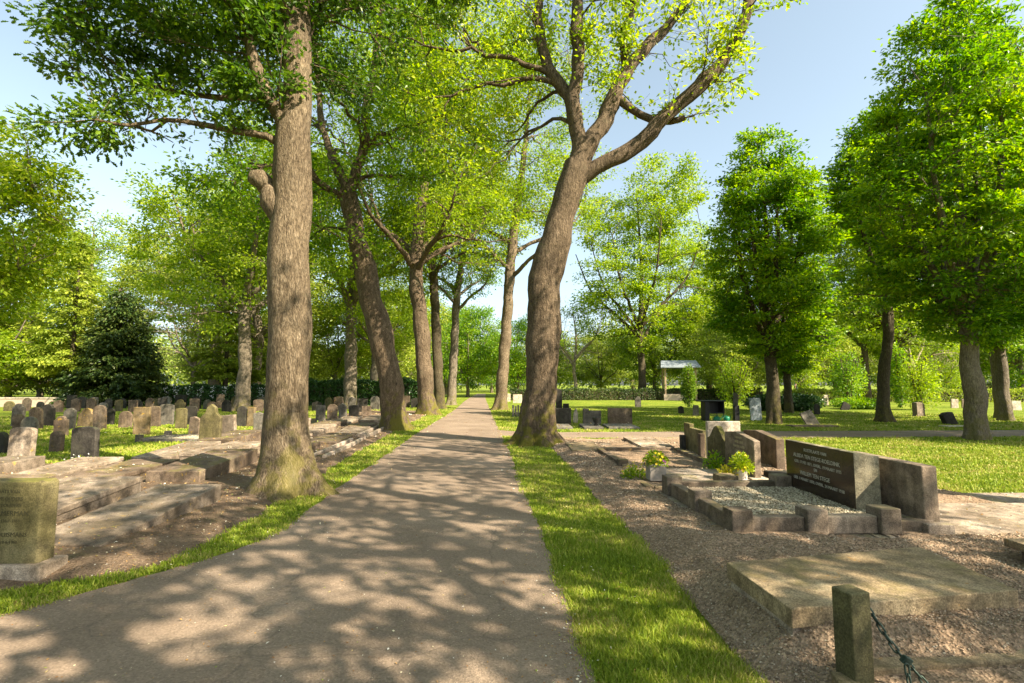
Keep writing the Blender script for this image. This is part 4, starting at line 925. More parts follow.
for rn_, y0, y1, xr, n in rows:
    x = xr + rr.uniform(-.1, .1)
    for k in range(n):
        w = rr.uniform(.62, .86); dy = rr.uniform(-.3, .3); h = rr.uniform(.05, .22)
        tomb(x - w, x, y0 + dy, y1 + dy, h, h + rr.uniform(.03, .13), rr.choice(mats), f'low grave slab in the {rn_} row from the front, {ORD[k]} from the path', twist=rr.gauss(0, .035), seam=rr.random() < .6)
        x -= w + rr.uniform(.22, .5)
# kerbs beside the big oak
def kerb_frame(loc_pts, label, w=.10, h=.14, mat='pale', name='grave_kerb', fill=None, fz=.05, posts=None, post=(.14, .2), fmat='gravel', base=0.0, cat='grave kerb', group=None, skip=()):
    e = empty(name, (loc_pts[0][0], loc_pts[0][1], 0)); tag(e, label, cat, group); ox, oy = loc_pts[0]
    n = len(loc_pts)
    for i in range(n):
        if i in skip: continue
        a, c = Vector(loc_pts[i]), Vector(loc_pts[(i + 1) % n]); d = (c - a).normalized(); L = (c - a).length; m = (a + c) / 2
        b = MB(); b.box(-L / 2 + w / 2 + .002, L / 2 - w / 2 - .002, -w / 2, w / 2, base, h); b.build('kerb', M[mat], e, (m.x - ox, m.y - oy, 0), (0, 0, math.atan2(d.y, d.x)), bevel=.01)
    for (px, py) in (posts if posts is not None else loc_pts):
        b = MB(); b.box(-post[0] / 2, post[0] / 2, -post[0] / 2, post[0] / 2, base, post[1]); b.build('kerb_post', M[mat], e, (px - ox, py - oy, 0), bevel=.012)
    if fill:
        b = MB(); b.add([(x - ox, y - oy, fz) for x, y in loc_pts], [tuple(range(n))]); b.build('bed', M[fmat], e)
    xs = [p[0] for p in loc_pts]; ys = [p[1] for p in loc_pts]; FORB.append((min(xs), max(xs), min(ys), max(ys)))
    return e
kerb_frame([(-3.72, 9.9), (-3.95, 13.2), (-4.2, 13.2), (-4.0, 9.9)], 'pale narrow kerb on the path side, right of the big oak', h=.12, w=.08, posts=[(-3.98, 13.4)], skip=(1, 3), mat='concrete')
kerb_frame([(-4.0, 13.7), (-4.35, 18.0), (-4.65, 18.0), (-4.3, 13.7)], 'pale kerb leading to the leaning oak trunk', h=.13, w=.09, posts=[(-4.0, 13.7), (-4.4, 18.2)], skip=(1, 3), mat='concrete')
kerb_frame([(-9.8, 13.2), (-7.3, 13.2), (-7.3, 14.3), (-9.8, 14.3)], 'kerbed grave filled with white gravel before the pointed mossy monument', fill=True, fz=.06, fmat='concrete', h=.10, mat='grey')
rng = np.random.default_rng(3); pts = np.stack([-9.75 + 2.4 * rng.random(5000), 13.25 + 1.0 * rng.random(5000)], -1)
WG = (pts, np.full(5000, .035) * (.6 + .7 * rng.random(5000)))

# ================================================================ right side
# bottom right raised slab
e = empty('grave_slab', (2.2, 3.2, 0)); tag(e, 'large mossy flat grave slab raised on a mortar base in the lower right', 'grave slab')
q = [(1.50, 2.68), (2.97, 2.93), (3.03, 3.72), (1.455, 3.39)]
q = [(x - 2.2, y - 3.2) for x, y in q]
b = MB(); b.hexa([(x, y, .198) for x, y in q] + [(x, y, .302) for x, y in q]); b.build('ledger', M['mossslab'], e, bevel=.006)
q2 = [(x * .965, y * .93) for x, y in q]; b = MB(); b.hexa([(x * 1.06, y * 1.10, -.05) for x, y in q2] + [(x, y, .195) for x, y in q2]); b.build('mortar_base', M['concrete'], e)
FORB.append((1.55, 3.0, 3.0, 3.5))
# double grave with posts and gravel
ox, oy = 2.13, 4.75
e = empty('double_grave', (ox, oy, 0), R(2.5)); tag(e, 'wide kerbed double grave with square posts filled with pale chippings, on the right', 'kerbed grave')
W_, L_ = 1.62, 1.72
def kb(x0, x1, y0, y1, z0, z1, nm, mt='kerbstone'):
    b = MB(); b.box(x0, x1, y0, y1, z0, z1); return b.build(nm, M[mt], e, bevel=.010)
for (x, y) in ((0, 0), (.72, 0), (1.43, 0), (0, .86), (0, L_), (1.43, L_)): kb(x - .09, x + .11, y - .1, y + .1, .10, .335, 'kerb_post')
for (x0, x1) in ((.115, .625), (.835, 1.335)): kb(x0, x1, -.06, .06, .10, .262, 'kerb')
for (y0, y1) in ((.105, .755), (.965, L_ - .105)): kb(-.05, .07, y0, y1, .10, .262, 'kerb')
kb(.115, 1.335, L_ - .06, L_ + .05, .10, .262, 'kerb'); kb(1.545, 1.95, .0, .10, .06, .2, 'kerb')
b = MB(); b.box(.07, 1.75, .06, L_ - .06, .02, .19); b.build('bed', M['gravel'], e)
# crumbling mortar under the near kerb
rng = np.random.default_rng(4); b = MB(); X = np.linspace(-.16, 1.66, 46); top = .105
for i in range(45):
    x0, x1 = X[i], X[i + 1]; yo = [-.13 - .05 * rng.random() for _ in range(2)]
    b.hexa([(x0, -.20 - .05 * rng.random(), -.05), (x1, -.20 - .05 * rng.random(), -.05), (x1, .1, -.05), (x0, .1, -.05), (x0, yo[0], top - .03 * rng.random()), (x1, yo[1], top - .03 * rng.random()), (x1, .1, top - .004), (x0, .1, top - .004)])
b.build('mortar_base', M['concrete'], e)
b = MB(); b.box(-.12, .10, -.08, L_ + .1, -.05, .098); b.build('side_base', M['concrete'], e, bevel=.01)
FORB.append((2.0, 3.9, 4.55, 6.55))
rng = np.random.default_rng(6); n = 9000; lx, ly = .08 + 1.6 * rng.random(n), .07 + (L_ - .14) * rng.random(n)
ca, sa = math.cos(R(2.5)), math.sin(R(2.5)); CH = (np.stack([ox + lx * ca - ly * sa, oy + lx * sa + ly * ca], -1), (.016 + .018 * rng.random(n)))
# polished stone
s1 = empty('headstone', (3.60, 5.90, .19), R(0)); tag(s1, 'dark polished double headstone with white Dutch lettering on the kerbed double grave', 'headstone')
prof = [(0, 0), (.27, 0), (.27, .56), (.05, .60), (0, .595)]
b = MB(); y0, y1 = -.66, .66
b.add([(x, y0 , z) for x, z in prof] + [(x, y1, z) for x, z in prof], [(4, 3, 2, 1, 0)[::-1], (5, 6, 7, 8, 9)[::-1], (0, 5, 6, 1), (1, 6, 7, 2), (2, 7, 8, 3), (3, 8, 9, 4), (4, 9, 5, 0)])
o = b.build('slab', M['granite'], s1, bevel=.006); o.data.materials.append(M['granite_side'])
for i, p in enumerate(o.data.polygons): p.material_index = 1 if i in (0, 1, 4, 5, 3) else 0
join_text([('RUSTPLAATS VAN', .055, (-.002, .02, .495)), ('ALEIDA TEN STEGE-ROELDINK', .066, (-.002, .02, .41)), ('GEB. 17 MEI 1871, OVERL. 19 MAART 1935', .050, (-.002, .0, .34)), ('EN', .05, (-.002, .02, .285)), ('WILLEM TEN STEGE', .067, (-.002, .05, .205)), ('GEB. 1 MAART 1870, OVERL. 24 MAART 1938', .050, (-.002, .0, .135))], M['letter'], s1, rot=FACE_MX)
# back-to-back rough stone
o = headstone((4.08, 5.42, .13), 1.12, .58, 'flat', 'kerbstone', 'tall weathered back of a headstone standing behind the polished lettered one', t=.15, rz=R(-90), group='gravestones on the right plot', plinth=None)
b = MB(); b.box(-.62, .66, -.13, .13, 0.0, .2); b.build('plinth', M['concrete'], o, loc=(0, 0, -.09), bevel=.012)
FORB.append((3.95, 4.2, 4.8, 6.1))
GR = 'gravestones on the right plot'
# s5 peaked stone with text
o = headstone((3.62, 7.88, .10), 1.02, .66, 'slant', 'kerbstone', 'brown headstone with a slanting peak and tan lettering, a flowerpot in front', t=.10, rz=R(-90), group=GR)
b = MB(); b.box(-.58, .58, -.13, .13, -.06, .1); b.build('plinth', M['pale'], o, bevel=.01)
lines = [('HIER RUST', .05, .62), ('ONZE LIEVE', .055, .55), ('MAN EN VADER', .055, .48), ('J. DE VRIES', .06, .40), ('1889 - 1947', .05, .335)]
V = join_text([(tx, sz, (.02, -.052, z)) for tx, sz, z in lines], M['letter_tan'], o, rot=FACE_MY)
headstone((4.56, 9.1), 1.2, .67, 'slant', 'brown', 'wide dark brown headstone turned toward the path, behind the peaked lettered one', t=.15, rz=R(-90), group=GR)
headstone((3.66, 8.86), .82, .78, 'ogee', 'green', 'olive headstone with a curved ogee top in front of the pale square slab', t=.09, rz=R(-90), group=GR)
headstone((3.97, 9.40), .62, .82, 'flat', 'pale', 'pale cream square headstone rising behind the ogee-topped stone', t=.10, group=GR)
headstone((3.92, 10.72), 1.1, .66, 'step', 'green', 'mossy greenish headstone farthest left in the right plot, near the side path', t=.10, rz=R(-90), group=GR)
def block(x0, x1, y0, y1, z0, z1, mat, label, name='stone_block', cat='stone block', rz=0):
    b = MB(); b.box(-(x1 - x0) / 2, (x1 - x0) / 2, -(y1 - y0) / 2, (y1 - y0) / 2, 0, z1 - z0); o = b.build(name, M[mat], None, ((x0 + x1) / 2, (y0 + y1) / 2, z0), (0, 0, rz), bevel=.012); tag(o, label, cat); FORB.append((x0, x1, y0, y1)); return o
block(3.70, 3.80, 9.85, 10.0, 0, .54, 'brown', 'slim square stone post at the near end of the mossy headstone', 'stone_post', 'stone post')
block(3.72, 3.82, 11.0, 11.15, 0, .40, 'darkgrey', 'short dark stone post at the far end of the mossy headstone', 'stone_post', 'stone post')
block(4.05, 4.45, 7.75, 8.1, 0, .13, 'darkgrey', 'low dark stone block right of the peaked lettered headstone')
block(2.84, 3.1, 6.85, 7.1, .10, .26, 'mossslab', 'mossy square stone block on the kerb beside the white flowerpot')
# small grave with pots
tomb(2.25, 3.45, 7.1, 8.15, .13, .15, 'concrete', 'pale flat grave slab beside the square flower planter', seam=True, group='flat grave slabs on the right')
kerb_frame([(1.92, 6.95), (3.5, 6.8), (3.5, 8.35), (1.80, 8.4)], 'low mossy kerb around the grave with the flowerpots', w=.1, h=.105, mat='mossslab', posts=[], group='kerbs on the right plot')
kerb_frame([(1.95, 8.85), (3.55, 8.85), (3.55, 10.9), (1.88, 10.9)], 'kerbed gravel grave with one square corner post, beyond the flower planter', w=.11, h=.15, mat='brown', fill=True, fz=.06, posts=[(1.95, 8.85)], post=(.17, .2), skip=(0,), group='kerbs on the right plot')
tomb(1.30, 1.98, 10.85, 12.3, .10, .11, 'mossslab', 'brown mossy low slab nearest the forked oak', group='flat grave slabs on the right')
tomb(2.15, 2.72, 10.95, 12.3, .07, .08, 'sand', 'very low pale slab between the mossy slab and the thicker one', group='flat grave slabs on the right')
tomb(2.88, 3.62, 11.2, 13.0, .14, .16, 'sand', 'thicker pale slab beside the side path, left of the mossy headstone', group='flat grave slabs on the right')
# right back-to-back slabs behind
tomb(4.25, 6.6, 4.75, 5.95, .09, .11, 'sand', 'broad flat concrete grave slab behind the weathered headstone back', seam=False, group='flat grave slabs on the right')
tomb(4.3, 6.9, 6.05, 6.75, .05, .06, 'concrete', 'low pale kerb slab along the edge of the sunny lawn', seam=False, group='flat grave slabs on the right')
block(4.05, 4.3, 7.0, 7.5, 0, .10, 'pale', 'pale paving block behind the polished headstone')
e = empty('grave_slab', (4.70, 3.80, 0)); tag(e, 'thick overhanging grave slab cut by the right edge of the photo', 'grave slab', 'flat grave slabs on the right')
b = MB(); b.box(-.62, .62, -.32, .36, .17, .235); b.build('ledger', M['mossslab'], e, bevel=.01); b = MB(); b.box(-.54, .55, -.25, .3, -.05, .168); b.build('base', M['brown'], e, bevel=.01); FORB.append((4.06, 5.3, 3.5, 4.2))
# foreground post, kerbs and chain
e = empty('kerb_post', (1.64, 2.40, 0), R(14)); tag(e, 'mossy square stone post holding the chain at the bottom right', 'stone post')
b = MB(); b.box(-.058, .058, -.055, .055, -.05, .515); b.build('shaft', M['postwood'], e, bevel=.008, seg=3)
b = MB(); b.tube([(.06, 0, .455), (.08, 0, .45), (.09, 0, .435), (.08, 0, .42), (.06, 0, .415)], .006, 6); b.build('eye', M['metal'], e, smooth=True)
kerb_frame([(1.50, 1.2), (1.545, 2.22), (1.60, 2.47), (3.9, 2.72), (3.9, 1.2)], 'mossy kerb around the chained grave at the bottom right', w=.10, h=.125, mat='mossslab', posts=[], fill=True, fz=.05, fmat='concrete', skip=(0, 4), group='kerbs on the right plot')
b = MB(); b.box(-.05, .05, -.62, .60, 0, .125); 
o = b.build('kerb', M['mossslab'], bpy.data.objects['grave_kerb.004'] if 'grave_kerb.004' in bpy.data.objects else None, (.04, .45, 0), (0, 0, R(-2)), bevel=.01)
FORB[-1] = (1.5, 3.9, 1.2, 2.5)
rng = np.random.default_rng(9); n = 9000; DC = (np.stack([1.6 + 2.2 * rng.random(n), 1.3 + 1.25 * rng.random(n)], -1), .012 + .014 * rng.random(n))
def chain(name, label, pts, L=.052, w=.020, r=.0042):
    pts = [Vector(p) for p in pts]; b = MB(); cum = [0]
    for a, c in zip(pts[:-1], pts[1:]): cum.append(cum[-1] + (c - a).length)
    pitch = L - 2.4 * r; n = int(cum[-1] / pitch)
    def at(s):
        for i in range(len(pts) - 1):
            if s <= cum[i + 1]: return pts[i].lerp(pts[i + 1], (s - cum[i]) / (cum[i + 1] - cum[i] + 1e-9))
        return pts[-1]
    for k in range(n):
        c = at((k + .5) * pitch); d = (at(min((k + 1) * pitch, cum[-1])) - at(k * pitch)).normalized()
        u = d.cross(Vector((0, 1, .1))).normalized(); v = d.cross(u)
        if k % 2: u, v = v, u
        loop = []
        for i in range(17):
            t = 2 * math.pi * i / 16; ex = (L / 2 - w / 2) * (1 if math.cos(t) > 0 else -1) if abs(math.cos(t)) > 1e-6 else 0
            loop.append(c + d * (ex + math.cos(t) * w / 2) + u * (math.sin(t) * w / 2))
        b.tube(loop, r, 6, cap=False)
    o = b.build(name, M['metal'], None, smooth=True); tag(o, label, 'chain'); return o
j = (1.83, 2.335, .225)
sag = [(1.72, 2.41, .43), (1.745, 2.395, .385), (1.775, 2.375, .32), (1.80, 2.355, .27), j, (1.87, 2.32, .175), (1.91, 2.30, .12), (1.96, 2.28, .075), (2.03, 2.25, .065), (2.15, 2.2, .062), (2.3, 2.1, .062)]
chain('chain', 'rusty green chain hanging from the mossy post down onto the dark gravel', sag)
chain('chain', 'short loose end of chain dangling straight down beside the hanging chain', [(j[0] - .012, j[1] - .03, j[2] - .01), (j[0] - .014, j[1] - .045, .12), (j[0] - .01, j[1] - .06, .068)])
b = MB(); b.box(-.022, .022, -.012, .012, -.018, .018); o = b.build('chain_shackle', M['metal'], None, (j[0] + .002, j[1] - .012, j[2]), (.3, .5, .2), bevel=.004); tag(o, 'square metal shackle joining the two chain strands', 'shackle')

# flowers -----------------------------------------------------------------------------
def flower_pot(kind, loc, size, mat, label, flowers, seed, ph=.16, n=420, lm='leaf_horn', bloom=60, pr=.16, cat='flowerpot', leaf=.05):
    rng = np.random.default_rng(seed); e = empty(kind, loc); tag(e, label, cat)
    if kind == 'planter':
        b = MB(); s = size / 2; t = .02
        b.hexa([(-s, -s, 0), (s, -s, 0), (s, s, 0), (-s, s, 0), (-s, -s, size), (s, -s, size), (s, s, size), (-s, s, size)]); o = b.build('pot', M[mat], e, bevel=.008)
    else:
        b = MB(); b.lathe([(size * .32, 0), (size * .36, .01), (size * .47, size * .95), (size * .52, size), (size * .49, size * 1.0), (size * .42, size * .9)], 20); b.build('pot', M[mat], e, smooth=False)
    u = norm(rng.normal(size=(n, 3))); u[:, 2] = np.abs(u[:, 2]) * 1.1 - .15; r = rng.random((n, 1)) ** .5
    c = np.array([0, 0, size]); p = c + u * r * np.array([pr, pr, ph])
    link('plant', scatter_leaves('plant', LEAF_OVAL, p, u + rng.normal(size=(n, 3)) * .5, np.array([0, 0, 1.]) + rng.normal(size=(n, 3)) * .6, leaf * (.6 + .7 * rng.random(n))), M[lm], e)
    for m, cnt in flowers:
        V = []; uu = norm(rng.normal(size=(cnt, 3))); uu[:, 2] = np.abs(uu[:, 2]); cc = c + uu * np.array([pr, pr, ph]) * (.9 + .2 * rng.random((cnt, 1)))
        pp, ax, nn = [], [], []
        for k in range(cnt):
            for q in range(6):
                a = q * 1.047; pp.append(cc[k]); t1 = np.cross(uu[k], [.3, .9, .1]); t1 /= np.linalg.norm(t1); t2 = np.cross(uu[k], t1); ax.append(t1 * math.cos(a) + t2 * math.sin(a) + uu[k] * .3); nn.append(uu[k])
        link('blossom', scatter_leaves('blossom', LEAF_OVAL, np.array(pp), np.array(ax), np.array(nn), np.full(len(pp), .024)), M[m], e)
    return e
flower_pot('planter', (2.13, 7.42, .105), .24, 'greypot', 'square pale planter full of yellow and purple pansies', [('petal_y', 46), ('petal_p', 20)], 1, ph=.17, pr=.19, n=500, lm='leaf_mid')
flower_pot('flowerpot', (3.32, 7.25, .10), .19, 'whitepot', 'white round pot with a bright yellow-green plant by the peaked headstone', [('petal_y', 20)], 2, ph=.24, pr=.16, n=520, lm='leaf_mid', leaf=.055)
def low_plant(name, loc, r, h, n, lm, label, flowers=None, seed=1, leaf=.05):
    rng = np.random.default_rng(seed); e = empty(name, loc); tag(e, label, 'plant'); u = norm(rng.normal(size=(n, 3))); u[:, 2] = np.abs(u[:, 2]); q = rng.random((n, 1)) ** .6
    p = u * q * np.array([r, r, h]); link('foliage', scatter_leaves('foliage', LEAF_OVAL, p, u + rng.normal(size=(n, 3)) * .5, np.array([0, 0, 1.]) + rng.normal(size=(n, 3)) * .6, leaf * (.6 + .7 * rng.random(n))), M[lm], e)
    if flowers:
        m = flowers[1]; v = norm(rng.normal(size=(m, 3))); v[:, 2] = np.abs(v[:, 2]) + .3; p = v * np.array([r, r, h]) * 1.0; link('blossom', scatter_leaves('blossom', LEAF_OVAL, p, rng.normal(size=(m, 3)), v, np.full(m, flowers[2])), M[flowers[0]], e)
    return e
low_plant('fern', (3.32, 8.2, .0), .20, .42, 700, 'leaf_horn', 'green bushy fern in the shade before the ogee-topped headstone', seed=3)
low_plant('trailing_plant', (3.12, 7.3, .10), .15, .22, 380, 'leaf_yellow', 'pale yellow-green trailing plant left of the white pot', seed=4)
low_plant('heather', (1.88, 7.75, .05), .20, .20, 420, 'leaf_mid', 'low yellow flowering plant left of the square planter', ('petal_y', 60, .03), seed=5)
low_plant('daisies', (G(84, 464)[0], G(84, 464)[1] - .05, 0), .35, .14, 300, 'leaf_mid', 'white daisies at the foot of the shade-darkened headstone', ('petal_w', 40, .035), seed=6)

# ---- beyond the side path
GS = 'gravestones beyond the side path'
def sp(x0, x1, yt, yb, k, m, lab, **kw): kw.setdefault('rz', 0.0); return stone_px(x0, x1, yt, yb, k, m, lab, group=GS, **kw)
sp(551, 571, 408, 425, 'flat', 'darkgrey', 'dark square gravestone partly behind the forked oak trunk', t=.16, lean=(0, 0))
sp(583, 601, 408.5, 425, 'step', 'grey', 'grey gravestone with a stepped left corner beyond the side path', t=.14, lean=(0, 0))
sp(608, 632, 408, 425, 'flat', 'brown', 'widest square brown gravestone beyond the side path', t=.16, lean=(0, 0))
sp(573, 577.5, 408, 423, 'point', 'pale', 'thin pale pointed marker between two square gravestones', lean=(0, .05))
sp(563, 569, 403.5, 416, 'flat', 'darkgrey', 'small black stone behind the dark square gravestone', lean=(0, 0))
sp(556, 562, 389, 412, 'shoulder', 'darkgrey', 'tall slim dark pillar just right of the forked oak trunk', t=.3, lean=(0, 0))
for i, (a, c, lab) in enumerate(((551, 573, 'left of the urn, before the dark square gravestone'), (584, 604, 'beneath the small urn'), (609, 640, 'before the widest brown gravestone'))):
    xa, ya = G(a, 429.5); xb, _ = G(c, 429.5); tomb(xa, xb, ya, ya + 1.3, .08, .1, 'grey', 'low grey grave slab ' + lab, seam=False, group=GS)
x, y = G(596, 428); b = MB(); b.lathe([(.07, 0), (.09, .03), (.05, .07), (.11, .18), (.13, .27), (.11, .29)], 16); tag(b.build('urn', M['darkgrey'], None, (x, y, .08), smooth=True), 'small dark urn standing before the stepped gravestone', 'urn')
sp(505, 510.5, 393.5, 401.5, 'arch', 'pale', 'white gravestone just right of the far straight oak', lean=(0, 0)); sp(513, 522, 394.5, 403, 'flat', 'pale', 'pale low gravestone between the straight oak and the forked oak', lean=(0, 0))
e = empty('low_railing', gp(517, 417)); tag(e, 'short grey railing of upright slats left of the forked oak trunk', 'railing', GS)
for k in range(4):
    b = MB(); b.box(-.045, .045, -.04, .04, 0, .56 - .05 * (k % 2)); b.build('slat', M['grey'], e, loc=(-.18 + k * .12, 0, 0), bevel=.01)
b = MB(); b.box(-.24, .24, .045, .08, .12, .18); b.build('rail', M['grey'], e)
sp(635, 641, 396.5, 407, 'shoulder', 'grey', 'small upright stone at the foot of the vase-shaped maple', lean=(0, 0))
sp(678.5, 684, 406, 414, 'round', 'darkgrey', 'tiny dark round-topped stone on the lawn, left of the black rack')
sp(693, 698.5, 405, 416, 'arch', 'grey', 'small grey arched stone beside the black rack')
sp(751, 762, 398, 421, 'flat', 'slate', 'tall pale blue-grey slate left of the egg-shaped hornbeam', t=.08, lean=(-.04, -.03))
o = sp(808, 820, 410, 425, 'flat', 'grey', 'grey headstone tipped backward on the far lawn', t=.09, lean=(-.35, -.35))
x, y = G(816, 427); block(x - .9, x + .75, y - .15, y + .35, 0, .06, 'brown', 'flat dark footing slab under the tipped headstone')
sp(814.6, 820, 404, 415, 'round', 'darkgrey', 'small dark round stone behind the tipped headstone')
sp(824, 828.2, 395, 405, 'flat', 'pale', 'small sunlit cream stone far behind the tipped headstone')
sp(840, 848, 402, 410, 'slant', 'darkgrey', 'dark leaning stone left of the low spreading bush', lean=(0, .4))
sp(915, 923, 402, 416.5, 'slant', 'sand', 'stubby sunlit stone under the young leafy tree', t=.3)
o = sp(946, 957, 411, 424.5, 'slant', 'darkgrey', 'rough dark rock leaning left, close to the tallest hornbeam', t=.22, lean=(0, -.4), bevel=.03)
x, y = G(958, 427); block(x - .5, x + .5, y - .2, y + .25, 0, .04, 'pale', 'flat pale footing stone under the rough dark rock')
sp(951, 958, 399, 408, 'flat', 'pale', 'pale stone against the low hedge, left of the tallest hornbeam trunk'); sp(962, 967, 399, 408, 'arch', 'sand', 'narrow sandy stone touching the left of the tallest hornbeam trunk'); sp(1009, 1018, 401, 410, 'flat', 'pale', 'square cream block stone at the right edge near the low hedge', t=.5)
# black rack with green watering can
x, y = G(713, 421)
e = empty('watering_can_rack', (x, y, 0), .1); tag(e, 'black open rack with a flat lid on the lawn, left of the black post', 'rack')
b = MB(); b.box(-.42, -.24, -.2, .2, 0, .80); b.build('side_panel', M['black'], e, bevel=.01)
b = MB(); b.box(.36, .42, -.2, .2, .32, .80); b.build('side_panel', M['black'], e, bevel=.01)
b = MB(); b.box(-.24, .36, .15, .2, .32, .80).box(-.24, .36, -.2, .15, .32, .36); b.build('shelf', M['black'], e)
b = MB(); b.box(-.60, .48, -.26, .26, .803, .86); b.build('lid', M['black'], e, bevel=.02)
for k in range(2):
    b = MB(); b.tube([(.1 + .28 * k, -.15, .32), (.12 + .3 * k, -.17, 0)], .018, 6); b.build('leg', M['metal'], e)
for k, lab in enumerate(('green watering can under the black rack', 'green watering can right beside the black rack')):
    w = empty('watering_can', (x + .05 + .42 * k, y - .25, 0), k * .5); tag(w, lab, 'watering can')
    b = MB(); b.lathe([(.12, 0), (.13, .02), (.13, .17), (.08, .21)], 14); b.build('body', M['greenbin'], w, smooth=True)
    b = MB(); b.tube([(.12, 0, .05), (.22, 0, .16), (.28, 0, .24)], [.02, .015, .02], 6); b.build('spout', M['greenbin'], w)
    b = MB(); b.tube([(-.12, 0, .05), (-.2, 0, .15), (-.1, 0, .26), (.05, 0, .21)], .012, 6); b.build('handle', M['greenbin'], w)
x, y = G(736.5, 421.5); b = MB(); b.box(-.10, .10, -.1, .1, 0, .66); o = b.build('black_post', M['black'], None, (x, y, 0), bevel=.01); tag(o, 'thick black post with a grey upper half between the rack and the slate', 'post')
b = MB(); b.box(-.075, .06, -.07, .07, .662, 1.18); b.build('upper_post', M['grey'], o)
# open shelter
x, y = (679.5 - 512) / F * 50, 50
e = empty('open_shelter', (x, y, 0), -.18); tag(e, 'open wooden shelter with a grey metal gable roof on four posts', 'shelter')
for sx in (-1.5, 1.35):
    for sy in (-1.1, 1.1):
        b = MB(); b.box(-.08, .08, -.08, .08, 0, 3.3); b.build('post', M['wood'], e, (sx, sy, 0), bevel=.01)
b = MB()
b.add([(-1.95, -1.6, 3.25), (1.8, -1.6, 3.25), (1.6, 0, 3.95), (-1.75, 0, 3.95), (-1.95, 1.6, 3.25), (1.8, 1.6, 3.25), (-1.95, -1.6, 3.17), (1.8, -1.6, 3.17), (1.6, 0, 3.87), (-1.75, 0, 3.87), (-1.95, 1.6, 3.17), (1.8, 1.6, 3.17)],
      [(0, 1, 2, 3), (3, 2, 5, 4), (9, 8, 7, 6), (10, 11, 8, 9), (0, 6, 7, 1), (4, 5, 11, 10), (0, 3, 9, 6), (3, 4, 10, 9), (1, 7, 8, 2), (2, 8, 11, 5)]); b.build('roof', M['zinc'], e)
b = MB(); b.extrude([(-.9, 3.3), (.9, 3.3), (0, 3.8)], -.04, .04); b.build('gable', M['wood'], e, loc=(-1.62, 0, 0), rot=(0, 0, R(90)))
b = MB(); b.box(-1.7, .6, -1.3, -1.05, 0, .62); b.build('bench', M['brick'], e, bevel=.02)
# low wall at left, hedges
b = MB(); b.box(-2.6, 2.6, -.14, .14, 0, .58); o = b.build('low_wall', M['brick'], None, (-33.0, 34.2, 0), bevel=.02); tag(o, 'low pale wall at the left edge behind the headstones', 'wall')
b = MB(); b.box(-2.6, 2.6, -.18, .18, .582, .66); b.build('coping', M['pale'], o)
hedge('hedge', (-31.5, 38.2), (-15.8, 38.2), 1.3, 1.32, 30000, .15, 'leaf_rhodo', 'long dark evergreen hedge dotted with white blossom behind the left headstones', 1, ('petal_w', 900, .10))
hedge('hedge', (-15.6, 37.2), (-5.6, 38.2), 1.8, 1.75, 24000, .15, 'leaf_rhodo', 'bushy dark hedge behind the headstones between the big oak and the avenue trunks', 2)
hedge('hedge', (-.2, 50), (25, 50.5), 1.2, 1.02, 26000, .13, 'leaf_dark', 'long low clipped hedge across the lawn in the middle distance', 3)
hedge('hedge', (25, 46), (56, 44), 1.2, 1.0, 30000, .14, 'leaf_olive', 'low yellowish-brown hedge behind the right-hand trees', 4)
hedge('hedge', (46, 62), (80, 60), 1.5, 1.5, 16000, .2, 'leaf_dark', 'straight dark clipped hedge in the far distance at the right', 5)
# person far behind
px_, py_ = (795.5 - 512) / F * 62, 62
def person():
    e = empty('person', (px_, py_, 0), .5); tag(e, 'distant person in a dark jacket and light trousers walking behind the hedge', 'person')
    J = [(0, 0, .95), (0, 0, 1.2), (0, 0, 1.42), (0, 0, 1.53), (0, .02, 1.66), (.19, 0, 1.42), (.24, .03, 1.14), (.22, -.1, .92), (-.19, 0, 1.42), (-.25, -.04, 1.14), (-.22, .1, .92), (.1, 0, .9), (.12, -.12, .5), (.12, .05, .06), (.12, -.1, .03), (-.1, 0, .9), (-.11, .14, .5), (-.1, .34, .12), (-.1, .22, .05)]
    E = [(0, 1), (1, 2), (2, 3), (3, 4), (2, 5), (5, 6), (6, 7), (2, 8), (8, 9), (9, 10), (0, 11), (11, 12), (12, 13), (13, 14), (0, 15), (15, 16), (16, 17), (17, 18)]
    rad = [.14, .13, .14, .055, .1, .065, .045, .035, .065, .045, .035, .1, .065, .045, .04, .1, .065, .045, .04]
    me = bpy.data.meshes.new('body'); me.from_pydata(J, E, []); me.update(); o = link('body', me, M['skin'], e)
    m = o.modifiers.new('Skin', 'SKIN')
    for i, v in enumerate(me.skin_vertices[0].data): v.radius = (rad[i], rad[i]); v.use_root = (i == 0)
    s = o.modifiers.new('Sub', 'SUBSURF'); s.levels = s.render_levels = 1
    b = MB(); b.lathe([(.19, .88), (.2, 1.05), (.22, 1.35), (.19, 1.46), (.08, 1.5)], 14); b.build('jacket', M['cloth_dark'], e, smooth=True)
    for sx, pts in ((1, [(.1, 0, .95), (.12, -.12, .5), (.12, .05, .1)]), (-1, [(-.1, 0, .95), (-.11, .14, .5), (-.1, .34, .14)])):
        b = MB(); b.tube(pts, [.13, .1, .07], 10); b.build('trouser_leg', M['cloth_light'], e, smooth=True)
    b = MB(); b.lathe([(.09, 1.68), (.115, 1.72), (.09, 1.79), (.03, 1.81)], 12); b.build('hair', M['darkwood'], e, smooth=True)
person()
# particles that need footprints
pebbles('pale_chippings', 'pale chippings filling the kerbed double grave', CH[0], CH[1], M['chip'], z=.19, seed=11)
pebbles('white_chippings', 'white gravel in the kerbed grave before the mossy monument', WG[0], WG[1], M['chip'], z=.06, seed=12)
pebbles('dark_chippings', 'dark chippings inside the chained grave kerb', DC[0], DC[1], M['chip_dark'], z=.05, seed=13)
build_grass(); build_pebbles()
